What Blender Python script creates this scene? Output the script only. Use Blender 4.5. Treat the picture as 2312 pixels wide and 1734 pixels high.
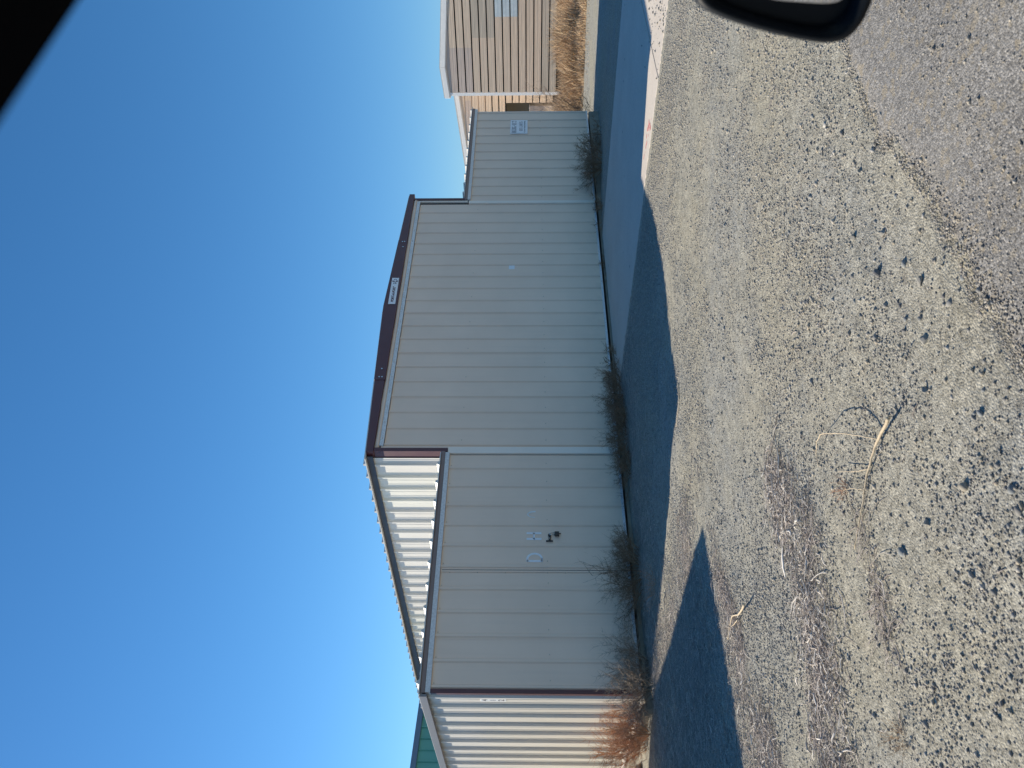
import bpy, bmesh, math, random
import numpy as np
from mathutils import Vector, Matrix

for o in list(bpy.data.objects): bpy.data.objects.remove(o)
scene = bpy.context.scene
COL = scene.collection
R = math.radians

# ------------------------------------------------------------------ camera
# handheld phone turned on its side: image left is up, image top is the viewer's right
CAM = Vector((-3.4112, -9.0577, 1.3574))
yaw, pit = R(48.2368), R(1.2038)
FW = Vector((math.cos(yaw)*math.cos(pit), math.sin(yaw)*math.cos(pit), math.sin(pit)))
RT = Vector((math.sin(yaw), -math.cos(yaw), 0))
UP = RT.cross(FW)
cam = bpy.data.cameras.new('camera')
cam.sensor_width = 36; cam.lens = 1803.9/2312*36
cam.clip_start = 0.02; cam.clip_end = 6000
cam.dof.use_dof = True; cam.dof.focus_distance = 12; cam.dof.aperture_fstop = 7.0
cam_ob = bpy.data.objects.new('camera', cam); COL.objects.link(cam_ob)
mx = Matrix((-UP, RT, -FW)).transposed().to_4x4(); mx.translation = CAM
cam_ob.matrix_world = mx
scene.camera = cam_ob

# ------------------------------------------------------------------ sky and sun
SUN_AZ, SUN_EL = R(20.4), R(33.8)         # azimuth from +Y towards -X
world = bpy.data.worlds.new('World'); scene.world = world; world.use_nodes = True
wn = world.node_tree; wn.nodes.clear()
sky = wn.nodes.new('ShaderNodeTexSky'); sky.sky_type = 'NISHITA'; sky.sun_disc = False
sky.sun_elevation = SUN_EL; sky.sun_rotation = -SUN_AZ
sky.altitude = 200; sky.air_density = 1.0; sky.dust_density = 0.1; sky.ozone_density = 7.5
bg = wn.nodes.new('ShaderNodeBackground'); bg.inputs[1].default_value = 0.098
wo = wn.nodes.new('ShaderNodeOutputWorld')
hs = wn.nodes.new('ShaderNodeHueSaturation'); hs.inputs['Saturation'].default_value = 1.12; hs.inputs['Hue'].default_value = 0.494
wn.links.new(sky.outputs[0], hs.inputs['Color']); wn.links.new(hs.outputs[0], bg.inputs[0]); wn.links.new(bg.outputs[0], wo.inputs[0])
sl = bpy.data.lights.new('sun', 'SUN'); sl.energy = 4.6; sl.angle = R(0.53); sl.color = (1, 0.90, 0.74)
sun = bpy.data.objects.new('sun', sl); COL.objects.link(sun)
sd = Vector((-math.sin(SUN_AZ)*math.cos(SUN_EL), math.cos(SUN_AZ)*math.cos(SUN_EL), math.sin(SUN_EL)))
sun.rotation_euler = sd.to_track_quat('Z', 'Y').to_euler()
vs = scene.view_settings
vs.view_transform = 'Standard'; vs.look = 'None'; vs.gamma = 1; vs.exposure = 0.5; vs.use_curve_mapping = False
scene.render.engine = 'CYCLES'

# ------------------------------------------------------------------ materials
MATS = {}
def nodes(name):
    m = bpy.data.materials.new(name); m.use_nodes = True; MATS[name] = m
    nt = m.node_tree
    return m, nt, nt.nodes['Principled BSDF']
def N(nt, t, **kw):
    n = nt.nodes.new(t)
    for k, v in kw.items():
        if k in n.inputs: n.inputs[k].default_value = v
        else: setattr(n, k, v)
    return n
def ramp(nt, stops):
    r = nt.nodes.new('ShaderNodeValToRGB')
    el = r.color_ramp.elements
    while len(el) < len(stops): el.new(0.5)
    for e, (p, c) in zip(el, stops):
        e.position = p; e.color = c if len(c) == 4 else (*c, 1)
    return r
def g3(v): return (v, v, v)
def mixc(nt, a, b, fac, mode='MIX'):
    m = nt.nodes.new('ShaderNodeMix'); m.data_type = 'RGBA'; m.blend_type = mode
    for sock, val in ((m.inputs[0], fac), (m.inputs[6], a), (m.inputs[7], b)):
        if hasattr(val, 'is_linked'): nt.links.new(val, sock)
        elif isinstance(val, (int, float)): sock.default_value = val
        else: sock.default_value = (*val, 1)
    return m.outputs[2]
def coord(nt, scale=(1, 1, 1), obj=False):
    if obj:
        c = nt.nodes.new('ShaderNodeTexCoord').outputs['Object']
    else:
        c = nt.nodes.new('ShaderNodeNewGeometry').outputs['Position']
    mp = nt.nodes.new('ShaderNodeMapping'); mp.inputs['Scale'].default_value = scale
    nt.links.new(c, mp.inputs[0])
    return mp.outputs[0]
def noise(nt, vec, scale, detail=4, rough=0.55):
    n = N(nt, 'ShaderNodeTexNoise', Scale=scale, Detail=detail, Roughness=rough)
    nt.links.new(vec, n.inputs['Vector']); return n.outputs['Fac']
def bump(nt, bs, h, strength, dist, inv=False):
    b = N(nt, 'ShaderNodeBump', Strength=strength, Distance=dist); b.invert = inv
    nt.links.new(h, b.inputs['Height'])
    nt.links.new(b.outputs[0], bs.inputs['Normal']); return b

def simple(name, col, rough=0.5, metal=0.0, var=0.12, scale=6.0, stretch=(1, 1, 1), bmp=0.0, spec=0.5):
    m, nt, bs = nodes(name)
    v = coord(nt, stretch)
    f = noise(nt, v, scale, 5, 0.6)
    r = ramp(nt, [(0.25, tuple(c*(1-var) for c in col)), (0.75, tuple(min(1, c*(1+var)) for c in col))])
    nt.links.new(f, r.inputs[0]); nt.links.new(r.outputs[0], bs.inputs['Base Color'])
    bs.inputs['Roughness'].default_value = rough; bs.inputs['Metallic'].default_value = metal
    bs.inputs['Specular IOR Level'].default_value = spec
    if bmp: bump(nt, bs, noise(nt, v, scale*6, 3), bmp, 0.004)
    return m

def painted(name, col, rough=0.42, dirt=(0.30, 0.25, 0.19), dirt_amt=0.5):
    """painted sheet steel: cloudy chalking, run streaks and dust splashed up from the ground"""
    m, nt, bs = nodes(name)
    v = coord(nt)
    cl = noise(nt, v, 1.3, 4)
    r = ramp(nt, [(0.3, tuple(c*0.95 for c in col)), (0.7, tuple(min(1, c*1.03) for c in col))])
    nt.links.new(cl, r.inputs[0])
    st = noise(nt, coord(nt, (14, 14, 0.5)), 1.0, 4, 0.65)
    rs = ramp(nt, [(0.5, g3(0)), (0.85, g3(0.22))]); nt.links.new(st, rs.inputs[0])
    c1 = mixc(nt, r.outputs[0], tuple(c*0.72 for c in col), rs.outputs[0])
    sx = nt.nodes.new('ShaderNodeSeparateXYZ'); nt.links.new(coord(nt), sx.inputs[0])
    mr = N(nt, 'ShaderNodeMapRange'); mr.inputs[1].default_value = 0.05; mr.inputs[2].default_value = 0.75
    mr.inputs[3].default_value = 1; mr.inputs[4].default_value = 0
    nt.links.new(sx.outputs[2], mr.inputs[0])
    sp = noise(nt, coord(nt, (3, 3, 2)), 2.2, 6, 0.7)
    mm = N(nt, 'ShaderNodeMath', operation='MULTIPLY'); nt.links.new(mr.outputs[0], mm.inputs[0]); nt.links.new(sp, mm.inputs[1])
    m2 = N(nt, 'ShaderNodeMath', operation='MULTIPLY'); m2.inputs[1].default_value = dirt_amt; nt.links.new(mm.outputs[0], m2.inputs[0])
    c2 = mixc(nt, c1, dirt, m2.outputs[0])
    nt.links.new(c2, bs.inputs['Base Color'])
    rr = N(nt, 'ShaderNodeMapRange'); rr.inputs[3].default_value = rough-0.06; rr.inputs[4].default_value = rough+0.14
    nt.links.new(noise(nt, v, 7, 4), rr.inputs[0]); nt.links.new(rr.outputs[0], bs.inputs['Roughness'])
    bump(nt, bs, noise(nt, coord(nt, (1.5, 1.5, 0.4)), 2.5, 3), 0.12, 0.02)
    return m

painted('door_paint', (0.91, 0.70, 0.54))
painted('wall_paint', (0.80, 0.76, 0.68), dirt_amt=0.35)
painted('fibreglass', (0.84, 0.81, 0.70), 0.35, dirt_amt=0.1)
painted('trim_white', (0.96, 0.84, 0.71), 0.4)
painted('rake_trim', (0.22, 0.20, 0.20), 0.35, dirt_amt=0.1)
painted('maroon', (0.105, 0.032, 0.038), 0.4, dirt_amt=0.15)
painted('bronze', (0.24, 0.18, 0.17), 0.4, dirt_amt=0.1)
painted('eave_dark', (0.045, 0.05, 0.07), 0.45, dirt_amt=0.1)
simple('galvanised', (0.58, 0.61, 0.64), 0.42, 0.3, 0.22, 40)
simple('roof_paint', (0.62, 0.60, 0.56), 0.4)
simple('dark_gap', (0.015, 0.015, 0.017), 0.8)
simple('rubber_seal', (0.03, 0.03, 0.035), 0.7)
simple('concrete_footing', (0.27, 0.235, 0.185), 0.9, 0, 0.25, 5, bmp=0.6)
simple('sign_white', (0.88, 0.89, 0.90), 0.4, var=0.05)
simple('sign_ink', (0.02, 0.025, 0.04), 0.6)
simple('sign_maroon', (0.10, 0.02, 0.025), 0.5)
simple('sign_blue', (0.03, 0.08, 0.18), 0.5)
simple('stencil_paint', (0.93, 0.94, 0.96), 0.6, var=0.1, scale=30)
simple('stencil_faded', (0.90, 0.88, 0.85), 0.6, var=0.1, scale=30)
simple('bolt_zinc', (0.5, 0.5, 0.52), 0.35, 0.8)
simple('screw_grey', (0.60, 0.50, 0.40), 0.5, 0.4)
simple('black_iron', (0.02, 0.02, 0.022), 0.45)
simple('chrome', (0.7, 0.7, 0.72), 0.15, 1.0, 0.03)

def siding(name, col, var=0.16):
    m, nt, bs = nodes(name)
    v = coord(nt, (0.6, 0.6, 16))
    r = ramp(nt, [(0.3, tuple(c*(1-var) for c in col)), (0.7, tuple(c*(1+var) for c in col))])
    nt.links.new(noise(nt, v, 1.6, 5, 0.65), r.inputs[0])
    nt.links.new(r.outputs[0], bs.inputs['Base Color']); bs.inputs['Roughness'].default_value = 0.55
    return m
siding('siding_tan', (0.70, 0.56, 0.425))
siding('siding_grey', (0.56, 0.48, 0.38))
siding('siding_lilac', (0.58, 0.48, 0.41))
simple('skylight', (0.58, 0.66, 0.68), 0.4, var=0.25, scale=2.0)
simple('trim_bright', (0.92, 0.91, 0.88), 0.4, var=0.05)
painted('green_wall', (0.10, 0.36, 0.31), 0.45, dirt_amt=0.1)
painted('green_trim', (0.10, 0.17, 0.26), 0.45, dirt_amt=0.05)

# ground
def ground_mat():
    m, nt, bs = nodes('gravel_ground')
    v = coord(nt)
    big = noise(nt, v, 0.55, 4, 0.6)
    rb = ramp(nt, [(0.40, g3(0)), (0.60, g3(1))]); nt.links.new(big, rb.inputs[0])
    base = mixc(nt, (0.322, 0.316, 0.282), (0.362, 0.335, 0.262), rb.outputs[0])
    # finer dust drifts
    md = noise(nt, v, 3.2, 5, 0.65)
    rm = ramp(nt, [(0.42, g3(0)), (0.66, g3(0.75))]); nt.links.new(md, rm.inputs[0])
    base = mixc(nt, base, (0.385, 0.362, 0.292), rm.outputs[0])
    # grit: each grain its own tone
    vo = N(nt, 'ShaderNodeTexVoronoi', Scale=125.0); nt.links.new(v, vo.inputs['Vector'])
    bwv = N(nt, 'ShaderNodeRGBToBW'); nt.links.new(vo.outputs['Color'], bwv.inputs[0])
    rv = ramp(nt, [(0.12, g3(0.50)), (0.5, g3(1.0)), (0.88, g3(1.38))]); nt.links.new(bwv.outputs[0], rv.inputs[0])
    c = mixc(nt, base, rv.outputs[0], 0.85, 'MULTIPLY')
    vo2 = N(nt, 'ShaderNodeTexVoronoi', Scale=34.0); nt.links.new(v, vo2.inputs['Vector'])
    bw2 = N(nt, 'ShaderNodeRGBToBW'); nt.links.new(vo2.outputs['Color'], bw2.inputs[0])
    rv2 = ramp(nt, [(0.2, g3(0.80)), (0.8, g3(1.18))]); nt.links.new(bw2.outputs[0], rv2.inputs[0])
    c = mixc(nt, c, rv2.outputs[0], 0.7, 'MULTIPLY')
    nt.links.new(c, bs.inputs['Base Color']); bs.inputs['Roughness'].default_value = 0.95
    bs.inputs['Specular IOR Level'].default_value = 0.15
    ad = N(nt, 'ShaderNodeMath', operation='ADD')
    nt.links.new(vo.outputs['Distance'], ad.inputs[0]); nt.links.new(noise(nt, v, 60, 4, 0.7), ad.inputs[1])
    bump(nt, bs, ad.outputs[0], 0.75, 0.005, True)
    return m
ground_mat()
def asphalt_mat():
    m, nt, bs = nodes('asphalt')
    v = coord(nt)
    r = ramp(nt, [(0.35, (0.205, 0.195, 0.18)), (0.65, (0.27, 0.258, 0.238))]); nt.links.new(noise(nt, v, 1.1, 5), r.inputs[0])
    vo = N(nt, 'ShaderNodeTexVoronoi', Scale=150.0); nt.links.new(v, vo.inputs['Vector'])
    bw = N(nt, 'ShaderNodeRGBToBW'); nt.links.new(vo.outputs['Color'], bw.inputs[0])
    rv = ramp(nt, [(0.1, g3(0.45)), (0.55, g3(0.95)), (0.9, g3(1.75))]); nt.links.new(bw.outputs[0], rv.inputs[0])
    c = mixc(nt, r.outputs[0], rv.outputs[0], 0.9, 'MULTIPLY')
    vt = N(nt, 'ShaderNodeTexVoronoi', Scale=46.0); nt.links.new(v, vt.inputs['Vector'])
    bt = N(nt, 'ShaderNodeRGBToBW'); nt.links.new(vt.outputs['Color'], bt.inputs[0])
    rt = ramp(nt, [(0.74, g3(0)), (0.8, g3(0.6))]); nt.links.new(bt.outputs[0], rt.inputs[0])
    c = mixc(nt, c, (0.33, 0.28, 0.20), rt.outputs[0])
    du = ramp(nt, [(0.5, g3(0)), (0.75, g3(0.45))]); nt.links.new(noise(nt, v, 2.3, 6, 0.7), du.inputs[0])
    c = mixc(nt, c, (0.31, 0.29, 0.25), du.outputs[0])
    nt.links.new(c, bs.inputs['Base Color']); bs.inputs['Roughness'].default_value = 0.85
    bs.inputs['Specular IOR Level'].default_value = 0.25
    ad = N(nt, 'ShaderNodeMath', operation='ADD')
    nt.links.new(vo.outputs['Distance'], ad.inputs[0]); nt.links.new(noise(nt, v, 90, 3), ad.inputs[1])
    bump(nt, bs, ad.outputs[0], 0.7, 0.0035, True)
asphalt_mat()
def concrete_mat():
    m, nt, bs = nodes('concrete')
    v = coord(nt)
    r = ramp(nt, [(0.3, (0.58, 0.51, 0.43)), (0.7, (0.64, 0.57, 0.485))]); nt.links.new(noise(nt, v, 1.4, 6, 0.65), r.inputs[0])
    r2 = ramp(nt, [(0.3, g3(0.9)), (0.7, g3(1.06))]); nt.links.new(noise(nt, v, 40, 4), r2.inputs[0])
    c = mixc(nt, r.outputs[0], r2.outputs[0], 1.0, 'MULTIPLY')
    vo = N(nt, 'ShaderNodeTexVoronoi', Scale=3.0); nt.links.new(v, vo.inputs['Vector'])
    rs = ramp(nt, [(0.045, g3(0.85)), (0.075, g3(0))]); nt.links.new(vo.outputs['Distance'], rs.inputs[0])
    c = mixc(nt, c, (0.07, 0.06, 0.055), rs.outputs[0])
    nt.links.new(c, bs.inputs['Base Color']); bs.inputs['Roughness'].default_value = 0.85
    bump(nt, bs, noise(nt, v, 60, 4), 0.3, 0.003)
concrete_mat()
def island(name, cols, rough=0.9):
    m, nt, bs = nodes(name)
    ge = nt.nodes.new('ShaderNodeNewGeometry')
    k = len(cols)
    r = ramp(nt, [(i/max(1, k-1), c) for i, c in enumerate(cols)])
    nt.links.new(ge.outputs['Random Per Island'], r.inputs[0])
    nt.links.new(r.outputs[0], bs.inputs['Base Color'])
    bs.inputs['Roughness'].default_value = rough; bs.inputs['Specular IOR Level'].default_value = 0.2
    return m
island('pebble', [(0.22, 0.21, 0.20), (0.36, 0.33, 0.28), (0.30, 0.30, 0.29), (0.43, 0.375, 0.29), (0.52, 0.49, 0.44)])
island('coarse_stone', [(0.15, 0.15, 0.155), (0.30, 0.285, 0.255), (0.25, 0.265, 0.265), (0.38, 0.33, 0.25), (0.50, 0.48, 0.44)])
island('dead_litter', [(0.27, 0.23, 0.20), (0.44, 0.39, 0.35), (0.36, 0.31, 0.28), (0.56, 0.50, 0.45), (0.76, 0.69, 0.60)])
island('pale_stalk', [(0.55, 0.50, 0.44), (0.72, 0.66, 0.58), (0.82, 0.77, 0.70)])
island('straw', [(0.38, 0.25, 0.15), (0.62, 0.46, 0.28), (0.48, 0.32, 0.20), (0.76, 0.60, 0.40)])
island('weed_brown', [(0.17, 0.10, 0.06), (0.28, 0.175, 0.105), (0.40, 0.27, 0.175)])
island('weed_grey', [(0.20, 0.145, 0.105), (0.34, 0.26, 0.19), (0.50, 0.40, 0.30)])
island('weed_rust', [(0.42, 0.20, 0.10), (0.58, 0.31, 0.17), (0.70, 0.44, 0.28)])
simple('branch_wood', (0.62, 0.50, 0.34), 0.8, 0, 0.25, 40)
simple('rock_grey', (0.30, 0.27, 0.245), 0.9, 0, 0.2, 14, bmp=0.7)
simple('pink_paint', (0.72, 0.27, 0.25), 0.8, 0, 0.2, 25)
simple('car_paint', (0.018, 0.02, 0.024), 0.25, 0, 0.03)
simple('car_plastic', (0.005, 0.007, 0.010), 0.5, 0, 0.05, 40, spec=0.25)
simple('pillar_black', (0.004, 0.005, 0.008), 0.9, 0, 0.05, 40, spec=0.03)
simple('mirror_glass', (0.85, 0.87, 0.88), 0.02, 1.0, 0.01)
simple('tyre_rubber', (0.02, 0.02, 0.02), 0.8)
simple('car_fabric', (0.04, 0.04, 0.045), 0.9)
m_, nt_, bs_ = nodes('car_glass'); bs_.inputs['Transmission Weight'].default_value = 1; bs_.inputs['Roughness'].default_value = 0.0; bs_.inputs['IOR'].default_value = 1.05
M = MATS

# ------------------------------------------------------------------ mesh helpers
def link(name, me, mat=None, parent=None):
    o = bpy.data.objects.new(name, me); COL.objects.link(o)
    if mat and me is not None and not me.materials: me.materials.append(M[mat] if isinstance(mat, str) else mat)
    if parent: o.parent = parent
    return o
def empty(name, loc=(0, 0, 0), rz=0):
    o = bpy.data.objects.new(name, None); COL.objects.link(o); o.location = loc; o.rotation_euler = (0, 0, rz); return o
def tag(o, label, cat, group=None):
    o['label'] = label; o['category'] = cat
    if group: o['group'] = group
    return o
class MB:
    def __init__(s): s.v = []; s.f = []
    def add(s, vs, fs):
        b = len(s.v); s.v += [tuple(p) for p in vs]; s.f += [tuple(i+b for i in f) for f in fs]; return s
    def box(s, x0, x1, y0, y1, z0, z1):
        return s.add([(x0,y0,z0),(x1,y0,z0),(x1,y1,z0),(x0,y1,z0),(x0,y0,z1),(x1,y0,z1),(x1,y1,z1),(x0,y1,z1)],
                     [(0,3,2,1),(4,5,6,7),(0,1,5,4),(1,2,6,5),(2,3,7,6),(3,0,4,7)])
    def prism(s, poly, axis, a, b):
        """poly: 2-D points; extruded along axis ('x','y','z') from a to b"""
        n = len(poly)
        def P(q, t): return {'x': (t, q[0], q[1]), 'y': (q[0], t, q[1]), 'z': (q[0], q[1], t)}[axis]
        vs = [P(q, a) for q in poly]+[P(q, b) for q in poly]
        return s.add(vs, [tuple(range(n-1, -1, -1)), tuple(range(n, 2*n))]+[(i, (i+1) % n, n+(i+1) % n, n+i) for i in range(n)])
    def tube(s, pts, rads, k=6, cap=True):
        b = len(s.v); n = len(pts); prev = None
        for i, p in enumerate(pts):
            p = Vector(p)
            d = (Vector(pts[min(i+1, n-1)])-Vector(pts[max(i-1, 0)]))
            if d.length < 1e-9: d = Vector((0, 0, 1))
            d.normalize()
            a = prev if prev is not None else (Vector((0, 0, 1)) if abs(d.z) < 0.9 else Vector((1, 0, 0)))
            e1 = (a-d*a.dot(d)); 
            if e1.length < 1e-6: e1 = d.orthogonal()
            e1.normalize(); e2 = d.cross(e1); prev = e1
            r = rads[i] if hasattr(rads, '__len__') else rads
            for j in range(k):
                t = 2*math.pi*j/k; q = p+e1*(r*math.cos(t))+e2*(r*math.sin(t)); s.v.append((q.x, q.y, q.z))
        for i in range(n-1):
            for j in range(k):
                s.f.append((b+i*k+j, b+i*k+(j+1) % k, b+(i+1)*k+(j+1) % k, b+(i+1)*k+j))
        if cap:
            s.f.append(tuple(b+j for j in range(k-1, -1, -1))); s.f.append(tuple(b+(n-1)*k+j for j in range(k)))
        return s
    def cyl(s, c, axis, r, h, k=12):
        c = Vector(c); a = Vector(axis).normalized()*h/2
        return s.tube([c-a, c+a], r, k)
    def mesh(s, name, smooth=False):
        me = bpy.data.meshes.new(name); me.from_pydata(s.v, [], s.f); me.update()
        if smooth: me.polygons.foreach_set('use_smooth', [True]*len(me.polygons))
        return me
    def build(s, name, mat, parent=None, smooth=False):
        return link(name, s.mesh(name, smooth), mat, parent)
def bevelled(o, w=0.004, seg=2):
    md = o.modifiers.new('bevel', 'BEVEL'); md.width = w; md.segments = seg; md.limit_method = 'ANGLE'; return o
def place(o, origin, ex, ez):
    ex = Vector(ex).normalized(); ez = Vector(ez).normalized(); ey = ez.cross(ex)
    m = Matrix((ex, ey, ez)).transposed().to_4x4(); m.translation = Vector(origin); o.matrix_local = m; return o
def np_mesh(name, v, f, k):
    """v (n,3) float, f (m,k) int"""
    me = bpy.data.meshes.new(name)
    me.vertices.add(len(v)); me.vertices.foreach_set('co', v.astype(np.float32).ravel())
    me.loops.add(f.size); me.loops.foreach_set('vertex_index', f.astype(np.int32).ravel())
    me.polygons.add(len(f)); me.polygons.foreach_set('loop_start', np.arange(0, f.size, k, dtype=np.int32))
    me.polygons.foreach_set('loop_total', np.full(len(f), k, dtype=np.int32))
    me.update(calc_edges=True); return me
_pc = {}
def panel_mesh(w, h, rib=0.02, minor=True, pitch=0.305, first=None, base=0.058, top=0.026):
    """ribbed steel sheet: local x across, z up the rib, outward is -y"""
    key = (round(w, 3), round(h, 3), rib, minor, first, base)
    if key in _pc: return _pc[key]
    f0 = pitch/2 if first is None else first
    pr = [(0.0, 0.0)]
    c = f0
    cs = []
    while c < w-base/2-0.002:
        if c > base/2: cs.append(c)
        c += pitch
    for i, c in enumerate(cs):
        pr += [(c-base/2, 0), (c-top/2, rib), (c+top/2, rib), (c+base/2, 0)]
        if minor:
            for q in (0.33, 0.67):
                m = c+pitch*q
                if m+0.02 < w and (i+1 < len(cs) or m < w-0.03):
                    pr += [(m-0.016, 0), (m-0.008, 0.004), (m+0.008, 0.004), (m+0.016, 0)]
    pr.append((w, 0))
    poly = [(x, -d) for x, d in pr]+[(w, 0.012), (0, 0.012)]
    b = MB(); n = len(poly)
    vs = [(x, y, 0) for x, y in poly]+[(x, y, h) for x, y in poly]
    # side faces as quads; ends as strips so no huge concave polygon
    fs = [(i, (i+1) % n, n+(i+1) % n, n+i) for i in range(n)]
    k = len(pr)
    fs += [tuple([*range(k-1, -1, -1), k+1, k][::-1])[::-1]] if False else []
    fs += [tuple(range(n-1, -1, -1)), tuple(range(n, 2*n))]
    b.add(vs, fs)
    me = b.mesh('sheet'); _pc[key] = me; return me
def panels(parent, name, total, width, h, origin, ex, ez, mat, skip_mats=None, **kw):
    """a run of sheets, each its own object"""
    ex = Vector(ex).normalized(); out = []
    x = 0; i = 0
    while x < total-1e-4:
        w = min(width, total-x)
        me = panel_mesh(w-0.002, h, **kw)
        mt = (skip_mats or {}).get(i, mat)
        key = (me.name, mt)
        if key not in _pc:
            c = me.copy(); c.materials.clear(); c.materials.append(M[mt]); _pc[key] = c
        o = link(name, _pc[key], None, parent)
        place(o, Vector(origin)+ex*(x+0.001), ex, ez); out.append(o)
        x += w; i += 1
    return out
def text_mesh(s, size, shear=0.0, sx=1.0, bold=0.0, align='CENTER'):
    cu = bpy.data.curves.new('lettering', 'FONT'); cu.body = s; cu.size = size; cu.shear = shear
    cu.align_x = align; cu.align_y = 'CENTER'; cu.offset = bold; cu.resolution_u = 3
    ob = bpy.data.objects.new('tmp', cu); COL.objects.link(ob)
    dg = bpy.context.evaluated_depsgraph_get()
    me = bpy.data.meshes.new_from_object(ob.evaluated_get(dg))
    bpy.data.objects.remove(ob); bpy.data.curves.remove(cu)
    for v in me.vertices: v.co.x *= sx
    me.materials.clear()
    return me
def strokes_mesh(lines, th=0.01):
    """flat strokes: list of (polyline, thickness); plane x right, z up, facing -y"""
    b = MB()
    for pl, t in lines:
        for i in range(len(pl)-1):
            a = Vector(pl[i]); c = Vector(pl[i+1]); d = (c-a)
            if d.length < 1e-9: continue
            d.normalize(); n = Vector((-d.y, d.x))*t/2; e = d*t*0.25
            q = [a-e-n, c+e-n, c+e+n, a-e+n]
            b.add([(p.x, -0.0004*(i % 2), p.y) for p in q], [(0, 1, 2, 3)])
    return b
# slab-serif capitals on a 1 x 1.6 cell
def arc(cx, cy, rx, ry, a0, a1, n=10):
    return [(cx+rx*math.cos(R(a0+(a1-a0)*i/n)), cy+ry*math.sin(R(a0+(a1-a0)*i/n))) for i in range(n+1)]
TK, TN = 0.23, 0.10
GL = {
 'B': [([(0.22, 0), (0.22, 1.6)], TK), ([(0, 0), (0.55, 0)], TN), ([(0, 1.6), (0.55, 1.6)], TN), ([(0.22, 0.83), (0.55, 0.83)], TN),
       (arc(0.5, 1.21, 0.33, 0.39, -90, 90), 0.2), (arc(0.5, 0.42, 0.38, 0.42, -90, 90), 0.2)],
 'L': [([(0.22, 0), (0.22, 1.6)], TK), ([(0, 1.6), (0.5, 1.6)], TN), ([(0, 0), (0.92, 0), (0.92, 0.45)], TN)],
 'D': [([(0.22, 0), (0.22, 1.6)], TK), ([(0, 0), (0.45, 0)], TN), ([(0, 1.6), (0.45, 1.6)], TN), (arc(0.4, 0.8, 0.48, 0.8, -90, 90, 14), 0.2)],
 'G': [(arc(0.52, 0.8, 0.42, 0.8, 45, 330, 16), 0.2), ([(0.55, 0.7), (0.98, 0.7)], TN), ([(0.86, 0.7), (0.86, 0)], 0.2)],
 '4': [([(0.66, 0), (0.66, 1.6)], TK), ([(0.66, 1.6), (0.02, 0.5), (0.98, 0.5)], TN), ([(0.4, 0), (0.92, 0)], TN)],
 '1': [([(0.5, 0), (0.5, 1.6)], TK), ([(0.22, 0), (0.78, 0)], TN), ([(0.5, 1.6), (0.24, 1.3)], TN)],
 '2': [(arc(0.48, 1.18, 0.36, 0.42, 170, -30, 10), 0.2), ([(0.80, 0.97), (0.12, 0.06)], TN), ([(0.1, 0.06), (0.9, 0.06), (0.9, 0.35)], 0.16)],
 'O': [(arc(0.5, 0.8, 0.4, 0.8, 0, 360, 18), 0.2)],
 'F': [([(0.22, 0), (0.22, 1.6)], TK), ([(0, 0), (0.5, 0)], TN), ([(0, 1.6), (0.9, 1.6), (0.9, 1.2)], TN), ([(0.22, 0.82), (0.7, 0.82)], TN)],
 'I': [([(0.5, 0), (0.5, 1.6)], TK), ([(0.22, 0), (0.78, 0)], TN), ([(0.22, 1.6), (0.78, 1.6)], TN)],
 'M': [([(0.12, 0), (0.12, 1.6), (0.5, 0.2), (0.88, 1.6)], TN), ([(0.86, 1.6), (0.86, 0)], TK), ([(-0.02, 0), (0.28, 0)], TN), ([(0.68, 0), (1.02, 0)], TN)],
 'T': [([(0.5, 0), (0.5, 1.6)], TK), ([(0.06, 1.2), (0.06, 1.6), (0.94, 1.6), (0.94, 1.2)], TN), ([(0.26, 0), (0.74, 0)], TN)],
 'S': [(arc(0.5, 1.18, 0.34, 0.40, 30, 270, 10)+arc(0.5, 0.40, 0.36, 0.40, 90, -150, 10), 0.2)],
}
def serif_line(s, width, height, cx, cz):
    n = sum(0.55 if ch == ' ' else 1.16 for ch in s)-0.16
    sx = width/n; sz = height/1.6
    out = []; x = 0
    for ch in s:
        if ch == ' ': x += 0.55; continue
        for pl, t in GL[ch]:
            out.append(([(cx-width/2+(x+px)*sx, cz-height/2+pz*sz) for px, pz in pl], t*(sx+sz)/2))
        x += 1.16
    return out

# ------------------------------------------------------------------ the ground
rng = np.random.default_rng(7)
def sstep(a, b, x):
    t = np.clip((np.asarray(x, float)-a)/(b-a), 0, 1); return t*t*(3-2*t)
def vnoise(x, y, cell, seed):
    """value noise on a lattice"""
    g = np.random.default_rng(seed).random((256, 256))
    xs = np.asarray(x)/cell; ys = np.asarray(y)/cell
    xi = np.floor(xs).astype(int); yi = np.floor(ys).astype(int)
    fx = xs-xi; fy = ys-yi; fx = fx*fx*(3-2*fx); fy = fy*fy*(3-2*fy)
    a = g[xi % 256, yi % 256]; b = g[(xi+1) % 256, yi % 256]; c = g[xi % 256, (yi+1) % 256]; d = g[(xi+1) % 256, (yi+1) % 256]
    return (a*(1-fx)+b*fx)*(1-fy)+(c*(1-fx)+d*fx)*fy-0.5
def edge_y(x):
    x = np.asarray(x, float)
    return -7.44+0.10*vnoise(x, x*0, 0.55, 3)+0.07*vnoise(x, x*0+3, 0.16, 4)+0.035*vnoise(x, x*0, 0.05, 5)
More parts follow.
